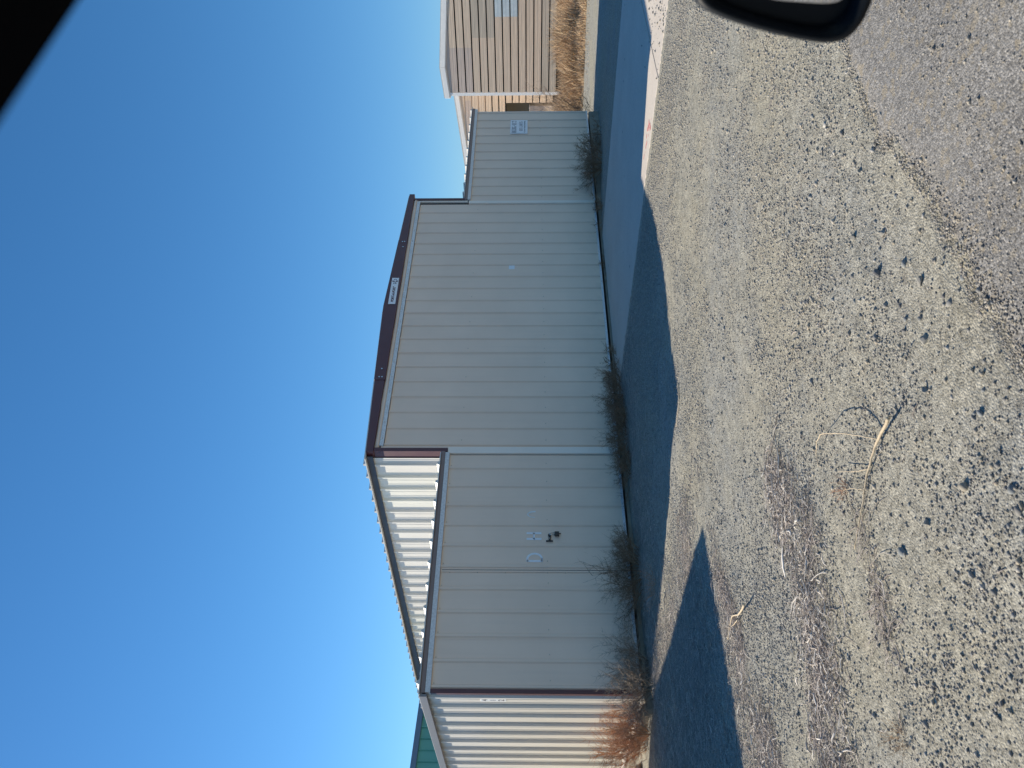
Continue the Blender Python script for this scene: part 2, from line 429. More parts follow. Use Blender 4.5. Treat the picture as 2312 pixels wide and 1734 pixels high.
def gz(x, y, micro=False):
    x = np.asarray(x, float); y = np.asarray(y, float)
    z = -0.16*sstep(8.6, 12.5, x)-0.07*sstep(0.4, -1.0, x)*sstep(-3.5, -0.5, y)
    z = z+0.026*sstep(3.9, 4.35, x)*sstep(9.0, 8.3, x)*sstep(0.4, -0.3, y)*sstep(-7.6, -7.0, y)
    near = sstep(-30, -12, -np.hypot(x, y))*(1-0.8*sstep(4.0, 4.4, x)*sstep(9, 8.3, x))
    z = z+0.05*near*vnoise(x, y, 1.7, 11)*sstep(-0.6, -1.6, y)
    z = z+near*0.014*vnoise(x, y, 0.42, 12)
    if micro:
        z = z+near*(0.008*vnoise(x, y, 0.12, 13)+0.006*vnoise(x, y, 0.05, 14))
    ed = y-edge_y(x)
    z = z-0.022*np.exp(-((ed-0.012)/0.022)**2)*np.clip(vnoise(x, y*0, 0.11, 71)*3+0.4, 0, 1)*sstep(0.0, -1.0, x)
    z = z-0.05*sstep(0.02, 0.25, edge_y(x)-y)           # bed under the asphalt
    return z
xs = np.concatenate([[-2500, -900, -350, -150, -70, -35, -18, -10, -6, -4.5, -3.6], np.arange(-3.0, 5.2, 0.022), np.arange(5.25, 15, 0.25), np.arange(15.5, 45, 1.0), [50, 60, 80, 120, 200, 400, 900, 2500]])
ys = np.concatenate([[-2500, -900, -350, -150, -70, -35, -20, -14, -10, -8.6, -8.0], np.arange(-7.75, 0.3, 0.022), np.arange(0.4, 12, 0.25), np.arange(13, 50, 1.5), [60, 80, 120, 200, 400, 900, 2500]])
XX, YY = np.meshgrid(xs, ys, indexing='ij')
ZZ = gz(XX, YY, True)
v = np.stack([XX.ravel(), YY.ravel(), ZZ.ravel()], 1)
nx, ny = XX.shape
ii, jj = np.meshgrid(np.arange(nx-1), np.arange(ny-1), indexing='ij')
a = (ii*ny+jj).ravel()
f = np.stack([a, a+ny, a+ny+1, a+1], 1)
me = np_mesh('ground', v, f, 4); me.polygons.foreach_set('use_smooth', [True]*len(me.polygons))
gr = link('ground', me, 'gravel_ground'); gr['kind'] = 'structure'

# asphalt road with its broken edge
ex_ = np.concatenate([np.arange(-60, -4, 1.0), np.arange(-4, 3, 0.022), np.arange(3, 14, 0.2), np.arange(14, 200, 4.0)])
ey_ = edge_y(ex_)
rows = [(0, -0.03), (0.0, 0.004), (-0.03, 0.016), (-0.12, 0.02), (-0.4, 0.02), (-1.5, 0.02), (-7.5, 0.02)]
vv = []
for dy, z in rows:
    yy = ey_+dy if dy > -0.3 else np.full_like(ex_, -7.44+dy)
    zz = z+0.006*vnoise(ex_, yy, 0.09, 21)*(1 if dy > -0.3 else 0.3)+ (0.02*vnoise(ex_, yy, 1.7, 11) if dy > -0.3 else 0)
    vv.append(np.stack([ex_, yy, zz], 1))
v = np.concatenate(vv); n = len(ex_)
fs = []
for r in range(len(rows)-1):
    i = np.arange(n-1); fs.append(np.stack([r*n+i, (r+1)*n+i, (r+1)*n+i+1, r*n+i+1], 1))
me = np_mesh('asphalt_road', v, np.concatenate(fs), 4)
rd = link('asphalt_road', me, 'asphalt'); rd['kind'] = 'structure'

# concrete ramp from the middle doors to the road: slabs are pieces of the setting
ap = MB().box(4.36, 8.22, -7.36, -0.08, -0.12, -0.04).build('driveway', 'concrete_footing'); ap['kind'] = 'structure'
def slab(y0, y1):
    b = MB(); nn = 90; vs = []
    r2 = random.Random(int(abs(y0)*100))
    xl = []; 
    for k in range(nn+1):
        y = y0+(y1-y0)*k/nn
        jl = 4.40+0.010*r2.uniform(-1, 1); jr = 8.20+0.01*r2.uniform(-1, 1)
        vs += [(jl-0.012, y, -0.05), (jl, y, 0.030), (jl+0.02, y, 0.034), (jr-0.02, y, 0.034), (jr, y, 0.030), (jr+0.01, y, -0.05)]
    fs = []
    for k in range(nn):
        for j in range(5): fs.append((k*6+j, k*6+j+1, (k+1)*6+j+1, (k+1)*6+j))
    fs.append(tuple(range(5, -1, -1))); fs.append(tuple(nn*6+j for j in range(6)))
    b.add(vs, fs); return b.build('slab', 'concrete', ap)
slab(-5.015, -0.10); slab(-7.34, -5.04)
# pink survey mark sprayed on the ramp edge
b = MB(); rr = random.Random(5)
for k in range(26):
    t = rr.random(); x = 4.50+0.16*t+rr.gauss(0, 0.02); y = -4.42+0.55*t*rr.random()+rr.gauss(0, 0.03); s = rr.uniform(0.004, 0.016)
    b.add([(x-s, y-s*2, 0.0360+k*1e-5), (x+s, y-s*2, 0.0360+k*1e-5), (x+s, y+s*2, 0.0360+k*1e-5), (x-s, y+s*2, 0.0360+k*1e-5)], [(0, 1, 2, 3)])
b.build('survey_paint_mark', 'pink_paint', ap)

# ------------------------------------------------------------------ hangar 412
H = empty('hangar')
tag(H, 'tan metal hangar with tall middle doors, low wings and maroon trim, number 412', 'hangar')
ZB, ZL, ZH = 0.10, 2.47, 3.42
X1, X2, X3 = 3.36, 9.30, 12.66
PX = (1, 0, 0); PZ = (0, 0, 1)
# low wing doors
def door(parent, x0, x1, z0, z1, first, widths=0.915, seams=None):
    d = MB().box(x0, x1, 0.02, 0.06, z0+0.02, z1-0.01).build('door', 'dark_gap', parent)
    x = x0
    for s in seams:
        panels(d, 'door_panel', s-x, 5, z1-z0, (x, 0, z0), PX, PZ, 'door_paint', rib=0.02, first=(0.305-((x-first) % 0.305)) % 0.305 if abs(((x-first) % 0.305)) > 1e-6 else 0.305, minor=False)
        x = s
    # bottom rail
    MB().box(x0, x1, -0.022, 0.0, z0-0.012, z0+0.02).build('bottom_rail', 'galvanised', d)
    return d
dl = door(H, 0.03, 3.335, ZB, ZL, 0.06, seams=[0.625, 1.54, 2.455, 3.335])
dm = door(H, 3.44, 9.26, ZB+0.005, ZH, 3.515, seams=[4.385, 5.30, 6.215, 7.13, 8.045, 8.655, 9.26])
dr = door(H, 9.34, 12.64, ZB, ZL, 9.555, seams=[10.12, 11.13, 11.95, 12.64])
# screws across the doors
def screws(parent, xs_, z, y=-0.004):
    for x in xs_:
        MB().cyl((x, y, z), (0, 1, 0), 0.0065, 0.010, 6).build('screw', 'screw_grey', parent)
for k in range(11): screws(dl, [0.14+0.305*k], 1.112+0.004*(k % 3))
for z in (0.55, 0.90, 1.12, 1.65, 2.0, 2.35): screws(dl, [1.50, 1.575, 0.075], z)
for k in range(11): screws(dl, [0.10+0.305*k], 2.44)
for k in range(19): screws(dm, [3.6+0.305*k], 1.112)
for k in range(10): screws(dm, [3.6+0.61*k], 2.32)
for k in range(10): screws(dr, [9.5+0.305*k], 1.112)
screws(dm, [5.35], 2.18, -0.003)
# closing strip at the seam of the wing door
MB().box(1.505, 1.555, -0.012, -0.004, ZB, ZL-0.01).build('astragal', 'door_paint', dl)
MB().box(1.528, 1.534, -0.0145, -0.012, ZB, ZL-0.02).build('seam_gap', 'dark_gap', dl)
# stencilled letters
st = strokes_mesh([([(0, 0), (0, 0.185)], 0.030), (arc(0.03, 0.0925, 0.075, 0.0925, -90, 90, 12), 0.027), ([(0, 0), (0.03, 0)], 0.026), ([(0, 0.185), (0.03, 0.185)], 0.026)])
o = st.build('stencil_letter', 'stencil_paint', dl); place(o, (1.665, -0.0035, 1.19), PX, PZ)
st = strokes_mesh([([(0, 0), (0, 0.18)], 0.030), ([(0.085, 0), (0.085, 0.18)], 0.028), ([(0, 0.09), (0.085, 0.09)], 0.020)])
o = st.build('stencil_letter', 'stencil_paint', dl); place(o, (1.985, -0.0035, 1.20), PX, PZ)
st = strokes_mesh([(arc(0.04, 0.09, 0.045, 0.09, 60, 120, 5), 0.018), (arc(0.04, 0.09, 0.045, 0.09, 124, 180, 4), 0.012), (arc(0.04, 0.09, 0.045, 0.09, -5, 55, 5), 0.022)])
o = st.build('stencil_letter', 'stencil_faded', dl); place(o, (2.315, -0.0035, 1.19), PX, PZ)
# hasp on the wing door
hp = MB().box(1.945, 1.953, -0.028, 0.0, 1.045, 1.135); hp.box(1.953, 2.030, -0.022, -0.012, 1.072, 1.102); hp.box(2.018, 2.048, -0.030, -0.010, 1.066, 1.108)
bevelled(hp.build('hasp', 'black_iron', dl), 0.002)
MB().cyl((1.985, -0.024, 1.087), (0, 1, 0), 0.006, 0.008, 8).build('rivet', 'bolt_zinc', dl)
# trims
MB().box(3.336, 3.346, 0.012, 0.05, ZB, ZL).build('door_gap', 'dark_gap', H)
bevelled(MB().box(3.345, 3.455, -0.034, 0.012, ZB+0.005, ZL+0.03).build('corner_trim', 'trim_white', H), 0.003)
bevelled(MB().box(9.262, 9.335, -0.034, 0.012, ZB+0.005, ZL+0.03).build('corner_trim', 'trim_white', H), 0.003)
bevelled(MB().box(3.365, 3.425, -0.05, 0.10, ZL+0.032, 3.548).build('post', 'maroon', H), 0.003)
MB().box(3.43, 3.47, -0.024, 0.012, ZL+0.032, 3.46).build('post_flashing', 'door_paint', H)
bevelled(MB().box(9.35, 9.40, -0.05, 0.10, ZL+0.10, 3.548).build('post', 'maroon', H), 0.003)
MB().box(9.31, 9.345, -0.03, 0.05, ZL+0.05, 3.50).build('post_flashing', 'trim_white', H)
MB().box(9.26, 9.31, 0.005, 0.06, ZL+0.04, 3.42).build('door_gap', 'dark_gap', H)
bevelled(MB().box(-0.022, 0.026, -0.032, 0.02, ZB, 2.468).build('corner_post', 'maroon', H), 0.003)
# low fascias and tracks
for x0, x1 in ((-0.03, 3.362), (9.352, 12.70)):
    bevelled(MB().prism([(-0.055, 2.53), (-0.06, 2.575), (-0.045, 2.595), (0.03, 2.595), (0.03, 2.53)], 'x', x0, x1).build('fascia', 'bronze', H), 0.003)
    MB().prism([(-0.042, 2.470), (-0.048, 2.528), (0.02, 2.528), (0.02, 2.470)], 'x', x0+0.01, x1-0.01).build('door_track', 'galvanised', H)
# high track, flashing and tapered beam with splices
b = MB().prism([(-0.038, 3.425), (-0.044, 3.48), (0.02, 3.48), (0.02, 3.425)], 'x', 3.47, 9.30); tr = b.build('door_track', 'galvanised', H)
for k in range(20): screws(tr, [3.6+0.3*k], 3.455, -0.045)
fl = MB(); nn = 60; vs = []; rr = random.Random(3)
for k in range(nn+1):
    x = 3.44+(9.40-3.44)*k/nn; bu = 0.012*math.sin(k*0.55)+rr.uniform(-0.006, 0.006)+(0.02 if k in (6, 7, 13) else 0)
    vs += [(x, -0.03, 3.482), (x, -0.042-bu*0.5, 3.51), (x, -0.034+bu*0.4, 3.548), (x, 0.02, 3.548), (x, 0.02, 3.482)]
fs = [(k*5+j, k*5+(j+1) % 5, (k+1)*5+(j+1) % 5, (k+1)*5+j) for k in range(nn) for j in range(5)]
fs += [(4, 3, 2, 1, 0), tuple(nn*5+j for j in range(5))]
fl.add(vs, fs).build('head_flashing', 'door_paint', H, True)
def btop(x): return 3.655+0.037*(x-3.36) if x < 6.36 else 3.655+0.037*(9.36-x)
def beam(x0, x1, y, dz, parent):
    b = MB(); ks = [x0] + ([6.36] if x0 < 6.36 < x1 else []) + [x1]
    vs = []
    for x in ks: vs += [(x, y, 3.55-dz), (x, y, btop(x)+dz), (x, 0.06, btop(x)+dz), (x, 0.06, 3.55-dz)]
    fs = [(k*4+j, k*4+(j+1) % 4, (k+1)*4+(j+1) % 4, (k+1)*4+j) for k in range(len(ks)-1) for j in range(4)]
    fs += [(3, 2, 1, 0), tuple((len(ks)-1)*4+j for j in range(4))]
    b.add(vs, fs); return bevelled(b.build('beam', 'maroon', parent), 0.003)
beam(3.345, 4.74, -0.060, 0.0, H); bm = beam(4.705, 8.10, -0.068, 0.006, H); beam(8.06, 9.52, -0.060, 0.0, H)
for x, z in ((4.76, 3.60), (4.76, 3.645), (4.93, 3.625), (8.05, 3.595), (8.05, 3.635), (7.90, 3.61)):
    MB().cyl((x, -0.071, z-0.005), (0, 1, 0), 0.012, 0.010, 8).build('bolt', 'bolt_zinc', bm)
# left end wall (sunlit, number 412)
WD = 3.66
PYn = (0, -1, 0)
wl = MB().box(-0.004, 0.03, 0.03, WD, ZB-0.02, 2.55).build('end_wall', 'dark_gap', H)
panels(wl, 'wall_panel', WD, 0.915, 2.52-ZB+0.03, (-0.006, WD, ZB-0.02), PYn, PZ, 'wall_paint', rib=0.027, first=0.21)
for k in range(12): MB().cyl((-0.012, 0.10+0.305*k, 1.27), (1, 0, 0), 0.0065, 0.012, 6).build('screw', 'screw_grey', wl)
bevelled(MB().prism([(-0.06, 2.503), (-0.06, 2.59), (WD+0.06, 2.555), (WD+0.06, 2.468)], 'x', -0.075, -0.045).build('rake_trim', 'rake_trim', H), 0.003)
MB().prism([(-0.05, 2.56), (-0.05, 2.588), (WD+0.06, 2.553), (WD+0.06, 2.525)], 'x', -0.045, 0.0).build('rake_cap', 'rake_trim', H)
MB().box(-0.055, 0.0, 0.0, WD, ZB-0.04, ZB-0.015).build('base_trim', 'trim_bright', H)
ft = MB().box(-0.16, X3+0.02, 0.02, WD+0.1, -0.4, 0.052).build('footing', 'concrete_footing', H)
# right end and rear walls
wr = MB().box(X3-0.03, X3+0.004, 0.03, WD, ZB-0.02, 2.5).build('end_wall', 'dark_gap', H)
panels(wr, 'wall_panel', WD, 0.915, 2.5-ZB, (X3+0.006, 0.0, ZB-0.02), (0, 1, 0), PZ, 'wall_paint', rib=0.032, first=0.1)
TD = 9.6
for x0, x1 in ((0.03, X1-0.02), (X2+0.08, X3)):
    w = MB().box(x0, x1, WD-0.03, WD, ZB-0.02, 2.48).build('rear_wall', 'dark_gap', H)
    panels(w, 'wall_panel', x1-x0, 0.915, 2.42-ZB, (x1, WD+0.004, ZB-0.02), (-1, 0, 0), PZ, 'wall_paint', rib=0.032)
# high side walls (the left one shows above the wing roof)
fib = {1: 'fibreglass', 4: 'fibreglass', 7: 'fibreglass'}
fib_r = {10-k: v_ for k, v_ in fib.items()}
wh = MB().box(X1-0.004, X1+0.03, 0.10, TD, ZB, 3.60).build('side_wall', 'dark_gap', H)
panels(wh, 'wall_panel', TD-0.10, 0.915, 3.635-2.30, (X1-0.006, TD, 2.30), PYn, PZ, 'wall_paint', {1: 'fibreglass', 4: 'fibreglass', 9: 'fibreglass'}, rib=0.032, first=0.2)
wq = MB().box(X2+0.05, X2+0.084, 0.10, TD, ZB, 3.60).build('side_wall', 'dark_gap', H)
panels(wq, 'wall_panel', TD-0.10, 0.915, 3.60-ZB, (X2+0.086, 0.10, ZB), (0, 1, 0), PZ, 'wall_paint', rib=0.032)
w = MB().box(X1, X2+0.08, TD-0.03, TD, ZB, 3.6).build('rear_wall', 'dark_gap', H)
panels(w, 'wall_panel', X2+0.08-X1, 0.915, 3.5, (X2+0.08, TD+0.004, ZB), (-1, 0, 0), PZ, 'wall_paint', rib=0.032)
MB().box(X1-0.1, X2+0.2, WD, TD+0.1, -0.4, 0.052).build('footing', 'concrete_footing', H)
# eave flashing of the high roof
MB().prism([(0.02, 3.565), (0.02, 3.655), (TD, 3.80), (TD, 3.67)], 'x', X1-0.052, X1-0.03).build('eave_flashing', 'eave_dark', H)
# roofs: sheets with their rib ends showing
rl = MB().prism([(0.0, 2.55), (0.0, 2.585), (WD, 2.55), (WD, 2.515)], 'x', 0.0, X1-0.05).build('wing_roof', 'dark_gap', H)
sl_ = Vector((0, 1, -0.0095))
panels(rl, 'roof_panel', X1-0.04+0.06, 0.915, WD+0.16, (-0.06, -0.085, 2.598), PX, sl_, 'roof_paint', rib=0.032, first=0.14)
rr_ = MB().prism([(0.0, 2.55), (0.0, 2.585), (WD, 2.55), (WD, 2.515)], 'x', X2+0.12, X3).build('wing_roof', 'dark_gap', H)
panels(rr_, 'roof_panel', X3+0.06-X2-0.10, 0.915, WD+0.16, (X2+0.10, -0.085, 2.598), PX, sl_, 'roof_paint', rib=0.032, first=0.14)
rh = MB().prism([(X1, 3.60), (X1, 3.63), (6.36, 3.745), (9.36, 3.63), (9.36, 3.60), (6.36, 3.70)], 'y', 0.06, TD).build('high_roof', 'dark_gap', H)
up_ = Vector((3.145, 0, 0.117)); run = up_.length
panels(rh, 'roof_panel', TD+0.14, 0.915, run, (6.38-3.145, TD+0.10, 3.663+0.0151*(TD+0.1)), (0, -1, -0.0151), up_, 'roof_paint', rib=0.034, first=0.14)
panels(rh, 'roof_panel', TD+0.14, 0.915, run, (6.34+3.145, -0.04, 3.663), (0, 1, 0.0151), Vector((-3.145, 0, 0.117)), 'roof_paint', rib=0.034, first=0.14)

# ---- neighbouring hangar of the same kind (its shadow crosses the yard)
def copy_tree(o, parent=None):
    c = o.copy(); COL.objects.link(c); c.parent = parent
    for ch in o.children: copy_tree(ch, c)
    return c
H2 = copy_tree(H); H2.location = (-14.16, 0, 0)
tag(H2, 'matching metal hangar next in the row, out of frame, casting the pointed shadow', 'hangar')
for ch in list(H2.children_recursive):
    if ch.name.startswith(('stencil_letter', 'hasp', 'rivet')): bpy.data.objects.remove(ch)

# ------------------------------------------------------------------ signs and small things on the hangar
def build_sign(name, w, h, origin, ex=PX, ez=PZ, th=0.004, mat='sign_white'):
    e = empty(name)
    b = MB().box(-w/2, w/2, 0, th, -h/2, h/2); o = bevelled(b.build('board', mat, e), 0.0015, 1)
    place(e, origin, ex, ez); return e
s1 = build_sign('notice_sign', 0.54, 0.365, (11.98, -0.032, 1.565))
tag(s1, 'white rectangular notice board reading BLDG 412 on the far wing', 'sign')
strokes_mesh(serif_line('BLDG 412', 0.46, 0.088, -0.005, 0.105)).build('lettering', 'sign_ink', s1).location = (0, -0.0012, 0)
strokes_mesh(serif_line('OFF LIMITS', 0.37, 0.062, 0.02, -0.042)).build('lettering', 'sign_ink', s1).location = (0, -0.0012, 0)
me = text_mesh('TO UNAUTHORIZED PERSONNEL', 0.036, bold=0.0004); me.materials.append(M['sign_ink'])
w_ = max(v.co.x for v in me.vertices)-min(v.co.x for v in me.vertices)
for v_ in me.vertices: v_.co.x *= 0.47/w_
o = link('lettering', me, None, s1); o.rotation_euler = (R(90), 0, 0); o.location = (0, -0.0012, -0.122)
# maker's plate on the beam
s2 = build_sign('beam_sign', 0.66, 0.120, (6.72, -0.078, 3.638), ex=(1, 0, 0.012))
tag(s2, 'white PORT-A-PORT plate with aeroplane emblem on the maroon beam', 'sign')
me = text_mesh('PORT-A-PORT', 0.062, shear=0.35, bold=0.0028); me.materials.append(M['sign_maroon'])
w_ = max(v.co.x for v in me.vertices)-min(v.co.x for v in me.vertices)
for v_ in me.vertices: v_.co.x *= 0.40/w_
o = link('lettering', me, None, s2); o.rotation_euler = (R(90), 0, 0); o.location = (-0.095, -0.0012, -0.004)
b = MB()
b.add([(0.235, 0, -0.052), (0.258, 0, -0.052), (0.252, 0, -0.008), (0.222, 0, -0.008)], [(0, 1, 2, 3)])
b.add([(0.222, 0, 0.008), (0.252, 0, 0.008), (0.258, 0, 0.052), (0.235, 0, 0.052)], [(0, 1, 2, 3)])
b.add([(0.175, 0, -0.026), (0.20, 0, -0.024), (0.21, 0, -0.008), (0.18, 0, -0.006)], [(0, 1, 2, 3)])
b.add([(0.18, 0, 0.006), (0.21, 0, 0.008), (0.20, 0, 0.024), (0.175, 0, 0.026)], [(0, 1, 2, 3)])
b.add([(0.195, 0, -0.010), (0.225, 0, -0.010), (0.225, 0, -0.006), (0.195, 0, -0.006)], [(0, 1, 2, 3)])
b.build('emblem', 'sign_maroon', s2).location = (0.0, -0.0012, 0)
strokes_mesh([(arc(0.268, 0, 0.026, 0.022, -80, 80, 8), 0.010)]).build('emblem_nose', 'sign_blue', s2).location = (0, -0.0012, 0)
# stacked number plate 412 on the end wall
s3 = build_sign('number_plate', 0.085, 0.295, (-0.0125, 0.20, 1.765), ex=PYn)
tag(s3, 'narrow white plate with stacked digits 4 1 2 on sunlit end wall', 'sign')
for k, ch in enumerate('412'):
    me = text_mesh(ch, 0.095, bold=0.0008); me.materials.append(M['sign_ink'])
    o = link('digit', me, None, s3); o.rotation_euler = (R(90), 0, 0); o.location = (0, -0.0012, 0.095-0.095*k)
# small sticker on the middle doors
s4 = build_sign('sticker', 0.125, 0.10, (7.42, -0.0045, 1.655), th=0.002)
tag(s4, 'small white sticker on the tall middle door', 'sticker')
for k in range(4): MB().box(-0.045, 0.035-0.012*(k % 2), -0.0008, 0, 0.03-0.018*k, 0.034-0.018*k).build('print_line', 'stencil_faded', s4)
# padlock
pk = empty('padlock', (2.045, -0.030, 1.075)); tag(pk, 'black padlock with bright shackle hanging on the wing door hasp', 'padlock')
MB().tube([(-0.014, 0, -0.055), (-0.014, 0, 0.0), (-0.008, 0, 0.012), (0.008, 0, 0.012), (0.014, 0, 0.0), (0.014, 0, -0.055)], 0.0045, 8).build('shackle', 'chrome', pk, True)
bevelled(MB().box(-0.030, 0.030, -0.016, 0.014, -0.110, -0.052).build('lock_body', 'black_iron', pk), 0.004)
MB().cyl((0.004, 0, -0.122), (0, 0, 1), 0.008, 0.024, 8).build('key_cover', 'black_iron', pk)

# ------------------------------------------------------------------ tan hangars behind
AV = R(98.4); DV = Vector((math.cos(AV), math.sin(AV), 0)); NV = Vector((-math.sin(AV), math.cos(AV), 0))
P0 = Vector((26.97, 7.30, 0))
def siding_row_mesh(L, h):
    key = ('row', round(L, 2), round(h, 3))
    if key in _pc: return _pc[key]
    # horizontal lap: x along, outward -y; deep shadow groove at the foot, shallow flutes
    pr = [(0.0, 0.050), (-0.060, 0.046), (-0.058, h*0.33), (-0.064, h*0.36), (-0.058, h*0.40), (-0.058, h*0.64), (-0.064, h*0.67), (-0.058, h*0.71), (-0.060, h-0.016), (-0.015, h-0.001), (0.0, h-0.001)]
    b = MB().prism([(y, z) for y, z in pr], 'x', 0, L); me = b.mesh('siding'); _pc[key] = me; return me
def tan_wall(parent, name, origin, s0, s1, rows, seg, ztop):
    """siding rows from z0 up; seg(row)-> list of (s_from, s_to, material)"""
    wall = None
    for i, (z0, z1) in enumerate(rows):
        for a_, b_, mt in seg(i):
            zt = z1
            me = siding_row_mesh(b_-a_, zt-z0); key = (me.name, mt)
            if key not in _pc:
                c = me.copy(); c.materials.clear(); c.materials.append(M[mt]); _pc[key] = c
            o = link('siding_panel', _pc[key], None, parent)
            # local x runs along -DV so that outward is NV
            place(o, origin+DV*b_+Vector((0, 0, z0)), -DV, PZ)
TB = empty('tan_hangar'); tag(TB, 'tan hangar with horizontal metal siding and white trim, nearest behind the dry grass', 'hangar')
SL, SR = 0.0, -9.0
rows1 = [(4.475-0.303*(i+1), 4.475-0.303*i) for i in range(14)]
def seg1(i):
    if i in (0, 1, 2): return [(-1.85, -0.09, 'siding_lilac'), (-9, -1.85, 'siding_tan')]
    if i in (3, 4, 5): return [(-2.22, -0.09, 'siding_tan'), (-9, -2.22, 'siding_grey')]
    if i in (6, 7, 8): return [(-2.98, -0.09, 'siding_tan'), (-4.9, -2.98, 'skylight'), (-9, -4.9, 'siding_tan')]
    if i in (9, 10, 11): return [(-1.85, -0.09, 'siding_tan'), (-9, -1.85, 'siding_tan')]
    return [(-9, -0.09, 'siding_grey')]
# backing wall with gable top
def gable_prism(origin, pts, depth):
    b = MB(); n_ = len(pts)
    vs = [origin+DV*s_+Vector((0, 0, z_)) for s_, z_ in pts]; vs += [p-NV*depth for p in vs]
    b.add(vs, [tuple(range(n_)), tuple(range(2*n_-1, n_-1, -1))]+[(i, n_+i, n_+(i+1) % n_, (i+1) % n_) for i in range(n_)]); return b
gp = [(0, -0.3), (0, 4.60), (-1.12, 4.70), (-9, 3.99), (-9, -0.3)]
bw_ = gable_prism(P0-NV*0.02, gp, 0.1).build('wall', 'dark_gap', TB)
tan_wall(bw_, 'siding_panel', P0, 0, 0, [r for i, r in enumerate(rows1)], lambda i: [x for x in seg1(i)] if True else None, 4.6)
# partial top row under the gable
pt = gable_prism(P0+NV*0.034, [(-0.09, 4.478), (-0.09, 4.60), (-1.12, 4.69), (-3.4, 4.478)], 0.04).build('siding_panel', 'siding_lilac', bw_)
# trim: rake (two runs) and corner board
def trim_run(parent, s0, z0, s1, z1, wd, th=0.10, org=P0, name='rake_trim'):
    b = MB(); vs = []
    for s_, z_ in ((s0, z0), (s1, z1)):
        for off in (-0.05, th):
            vs += [org+DV*s_+NV*off+Vector((0, 0, z_)), org+DV*s_+NV*off+Vector((0, 0, z_+wd))]
    b.add(vs, [(0, 1, 3, 2), (4, 6, 7, 5), (0, 4, 5, 1), (2, 3, 7, 6), (1, 5, 7, 3), (0, 2, 6, 4)])
    return bevelled(b.build(name, 'trim_bright', parent), 0.006, 1)
trim_run(TB, 0.12, 4.565, -1.12, 4.685, 0.18); trim_run(TB, -1.125, 4.685, -9.05, 3.965, 0.18)
trim_run(TB, 0.12, 4.53, -1.12, 4.652, 0.03, 0.07, name='drip_edge'); trim_run(TB, -1.125, 4.652, -9.05, 3.93, 0.03, 0.07, name='drip_edge')
b = MB(); vs = []
for s_ in (-0.10, 0.03):
    for off in (-0.06, 0.055):
        for z_ in (0.0, 4.6): vs.append(P0+DV*s_+NV*off+Vector((0, 0, z_)))
b.add(vs, [(0, 1, 3, 2), (4, 6, 7, 5), (0, 4, 5, 1), (2, 3, 7, 6), (1, 5, 7, 3), (0, 2, 6, 4)])
b.build('corner_board', 'trim_bright', TB)
# roof slopes running back
def roof_quad(parent, org, s0, z0, s1, z1, depth, mat='roof_paint'):
    b = MB(); vs = []
    for s_, z_ in ((s0, z0), (s1, z1)):
        for off in (0.09, -depth):
            for dz in (0, 0.05): vs.append(org+DV*s_+NV*off+Vector((0, 0, z_+dz)))
    b.add(vs, [(0, 1, 3, 2), (4, 6, 7, 5), (0, 4, 5, 1), (2, 3, 7, 6), (1, 5, 7, 3), (0, 2, 6, 4)]); b.build('roof', mat, parent)
roof_quad(TB, P0, 0.10, 4.74, -1.12, 4.858, 11); roof_quad(TB, P0, -1.122, 4.858, -9.05, 4.14, 11)
gable_prism(P0+DV*0.0-NV*0.12, [(-0.02, -0.3), (-0.02, 4.58), (-0.12, 4.58), (-0.12, -0.3)], 2.9).build('return_wall', 'siding_tan', TB)
# rear wing
TC = empty('tan_hangar'); tag(TC, 'tan hangar with open dark bay, lower white roof edge, half hidden by hangar 412', 'hangar')
P1 = P0-NV*3.0
gp2 = [(0.2, -0.3), (0.2, 4.62), (10, 3.65), (10, -0.3)]
# wall above and beside the open bay
DOOR0, DOOR1, DZ = 1.45, 6.5, 2.36
rows2 = [(4.495-0.303*(i+1), 4.495-0.303*i) for i in range(14)]
b1 = gable_prism(P1-NV*0.02, [(0.2, DZ), (0.2, 4.60), (10, 3.62), (10, DZ)], 0.1).build('wall', 'dark_gap', TC)
gable_prism(P1-NV*0.02, [(0.2, -0.3), (0.2, DZ), (DOOR0, DZ), (DOOR0, -0.3)], 0.1).build('wall', 'dark_gap', TC)
def seg2(i):
    zt = 4.495-0.303*i
    smax = (4.66-zt)/0.098+0.2 if i < 3 else 10
    smax = min(10, max(2.0, smax))
    if zt-0.15 > DZ+0.0: return [(0.1, 1.33, 'siding_tan'), (1.33, smax, 'siding_lilac' if i == 1 else 'siding_tan')]
    return [(0.1, DOOR0, 'siding_tan')]
tan_wall(b1, 'siding_panel', P1, 0, 0, rows2, seg2, 4.6)
gable_prism(P1+NV*0.034, [(0.15, 4.498), (0.15, 4.62), (1.6, 4.498)], 0.04).build('siding_panel', 'siding_tan', b1)
gable_prism(P1+NV*0.020, [(0.3, 3.3), (0.3, 4.56), (9.9, 3.62), (9.9, 3.3)], 0.03).build('siding_backing', 'siding_tan', TC)
trim_run(TC, 0.15, 4.56, 10.05, 3.59, 0.17, org=P1); trim_run(TC, 0.15, 4.525, 10.05, 3.555, 0.03, 0.07, org=P1, name='drip_edge')
roof_quad(TC, P1, 0.1, 4.74, 10.05, 3.77, 9)
bay = empty('tmp'); bpy.data.objects.remove(bay)
gable_prism(P1-NV*4.0, [(DOOR0-0.3, -0.3), (DOOR0-0.3, 3.5), (DOOR1+0.3, 3.2), (DOOR1+0.3, -0.3)], 0.1).build('bay_back_wall', 'siding_grey', TC)
gable_prism(P1-NV*0.12, [(DOOR0-0.1, -0.3), (DOOR0-0.1, 3.8), (DOOR0-0.2, 3.8), (DOOR0-0.2, -0.3)], 3.9).build('bay_side_wall', 'siding_grey', TC)
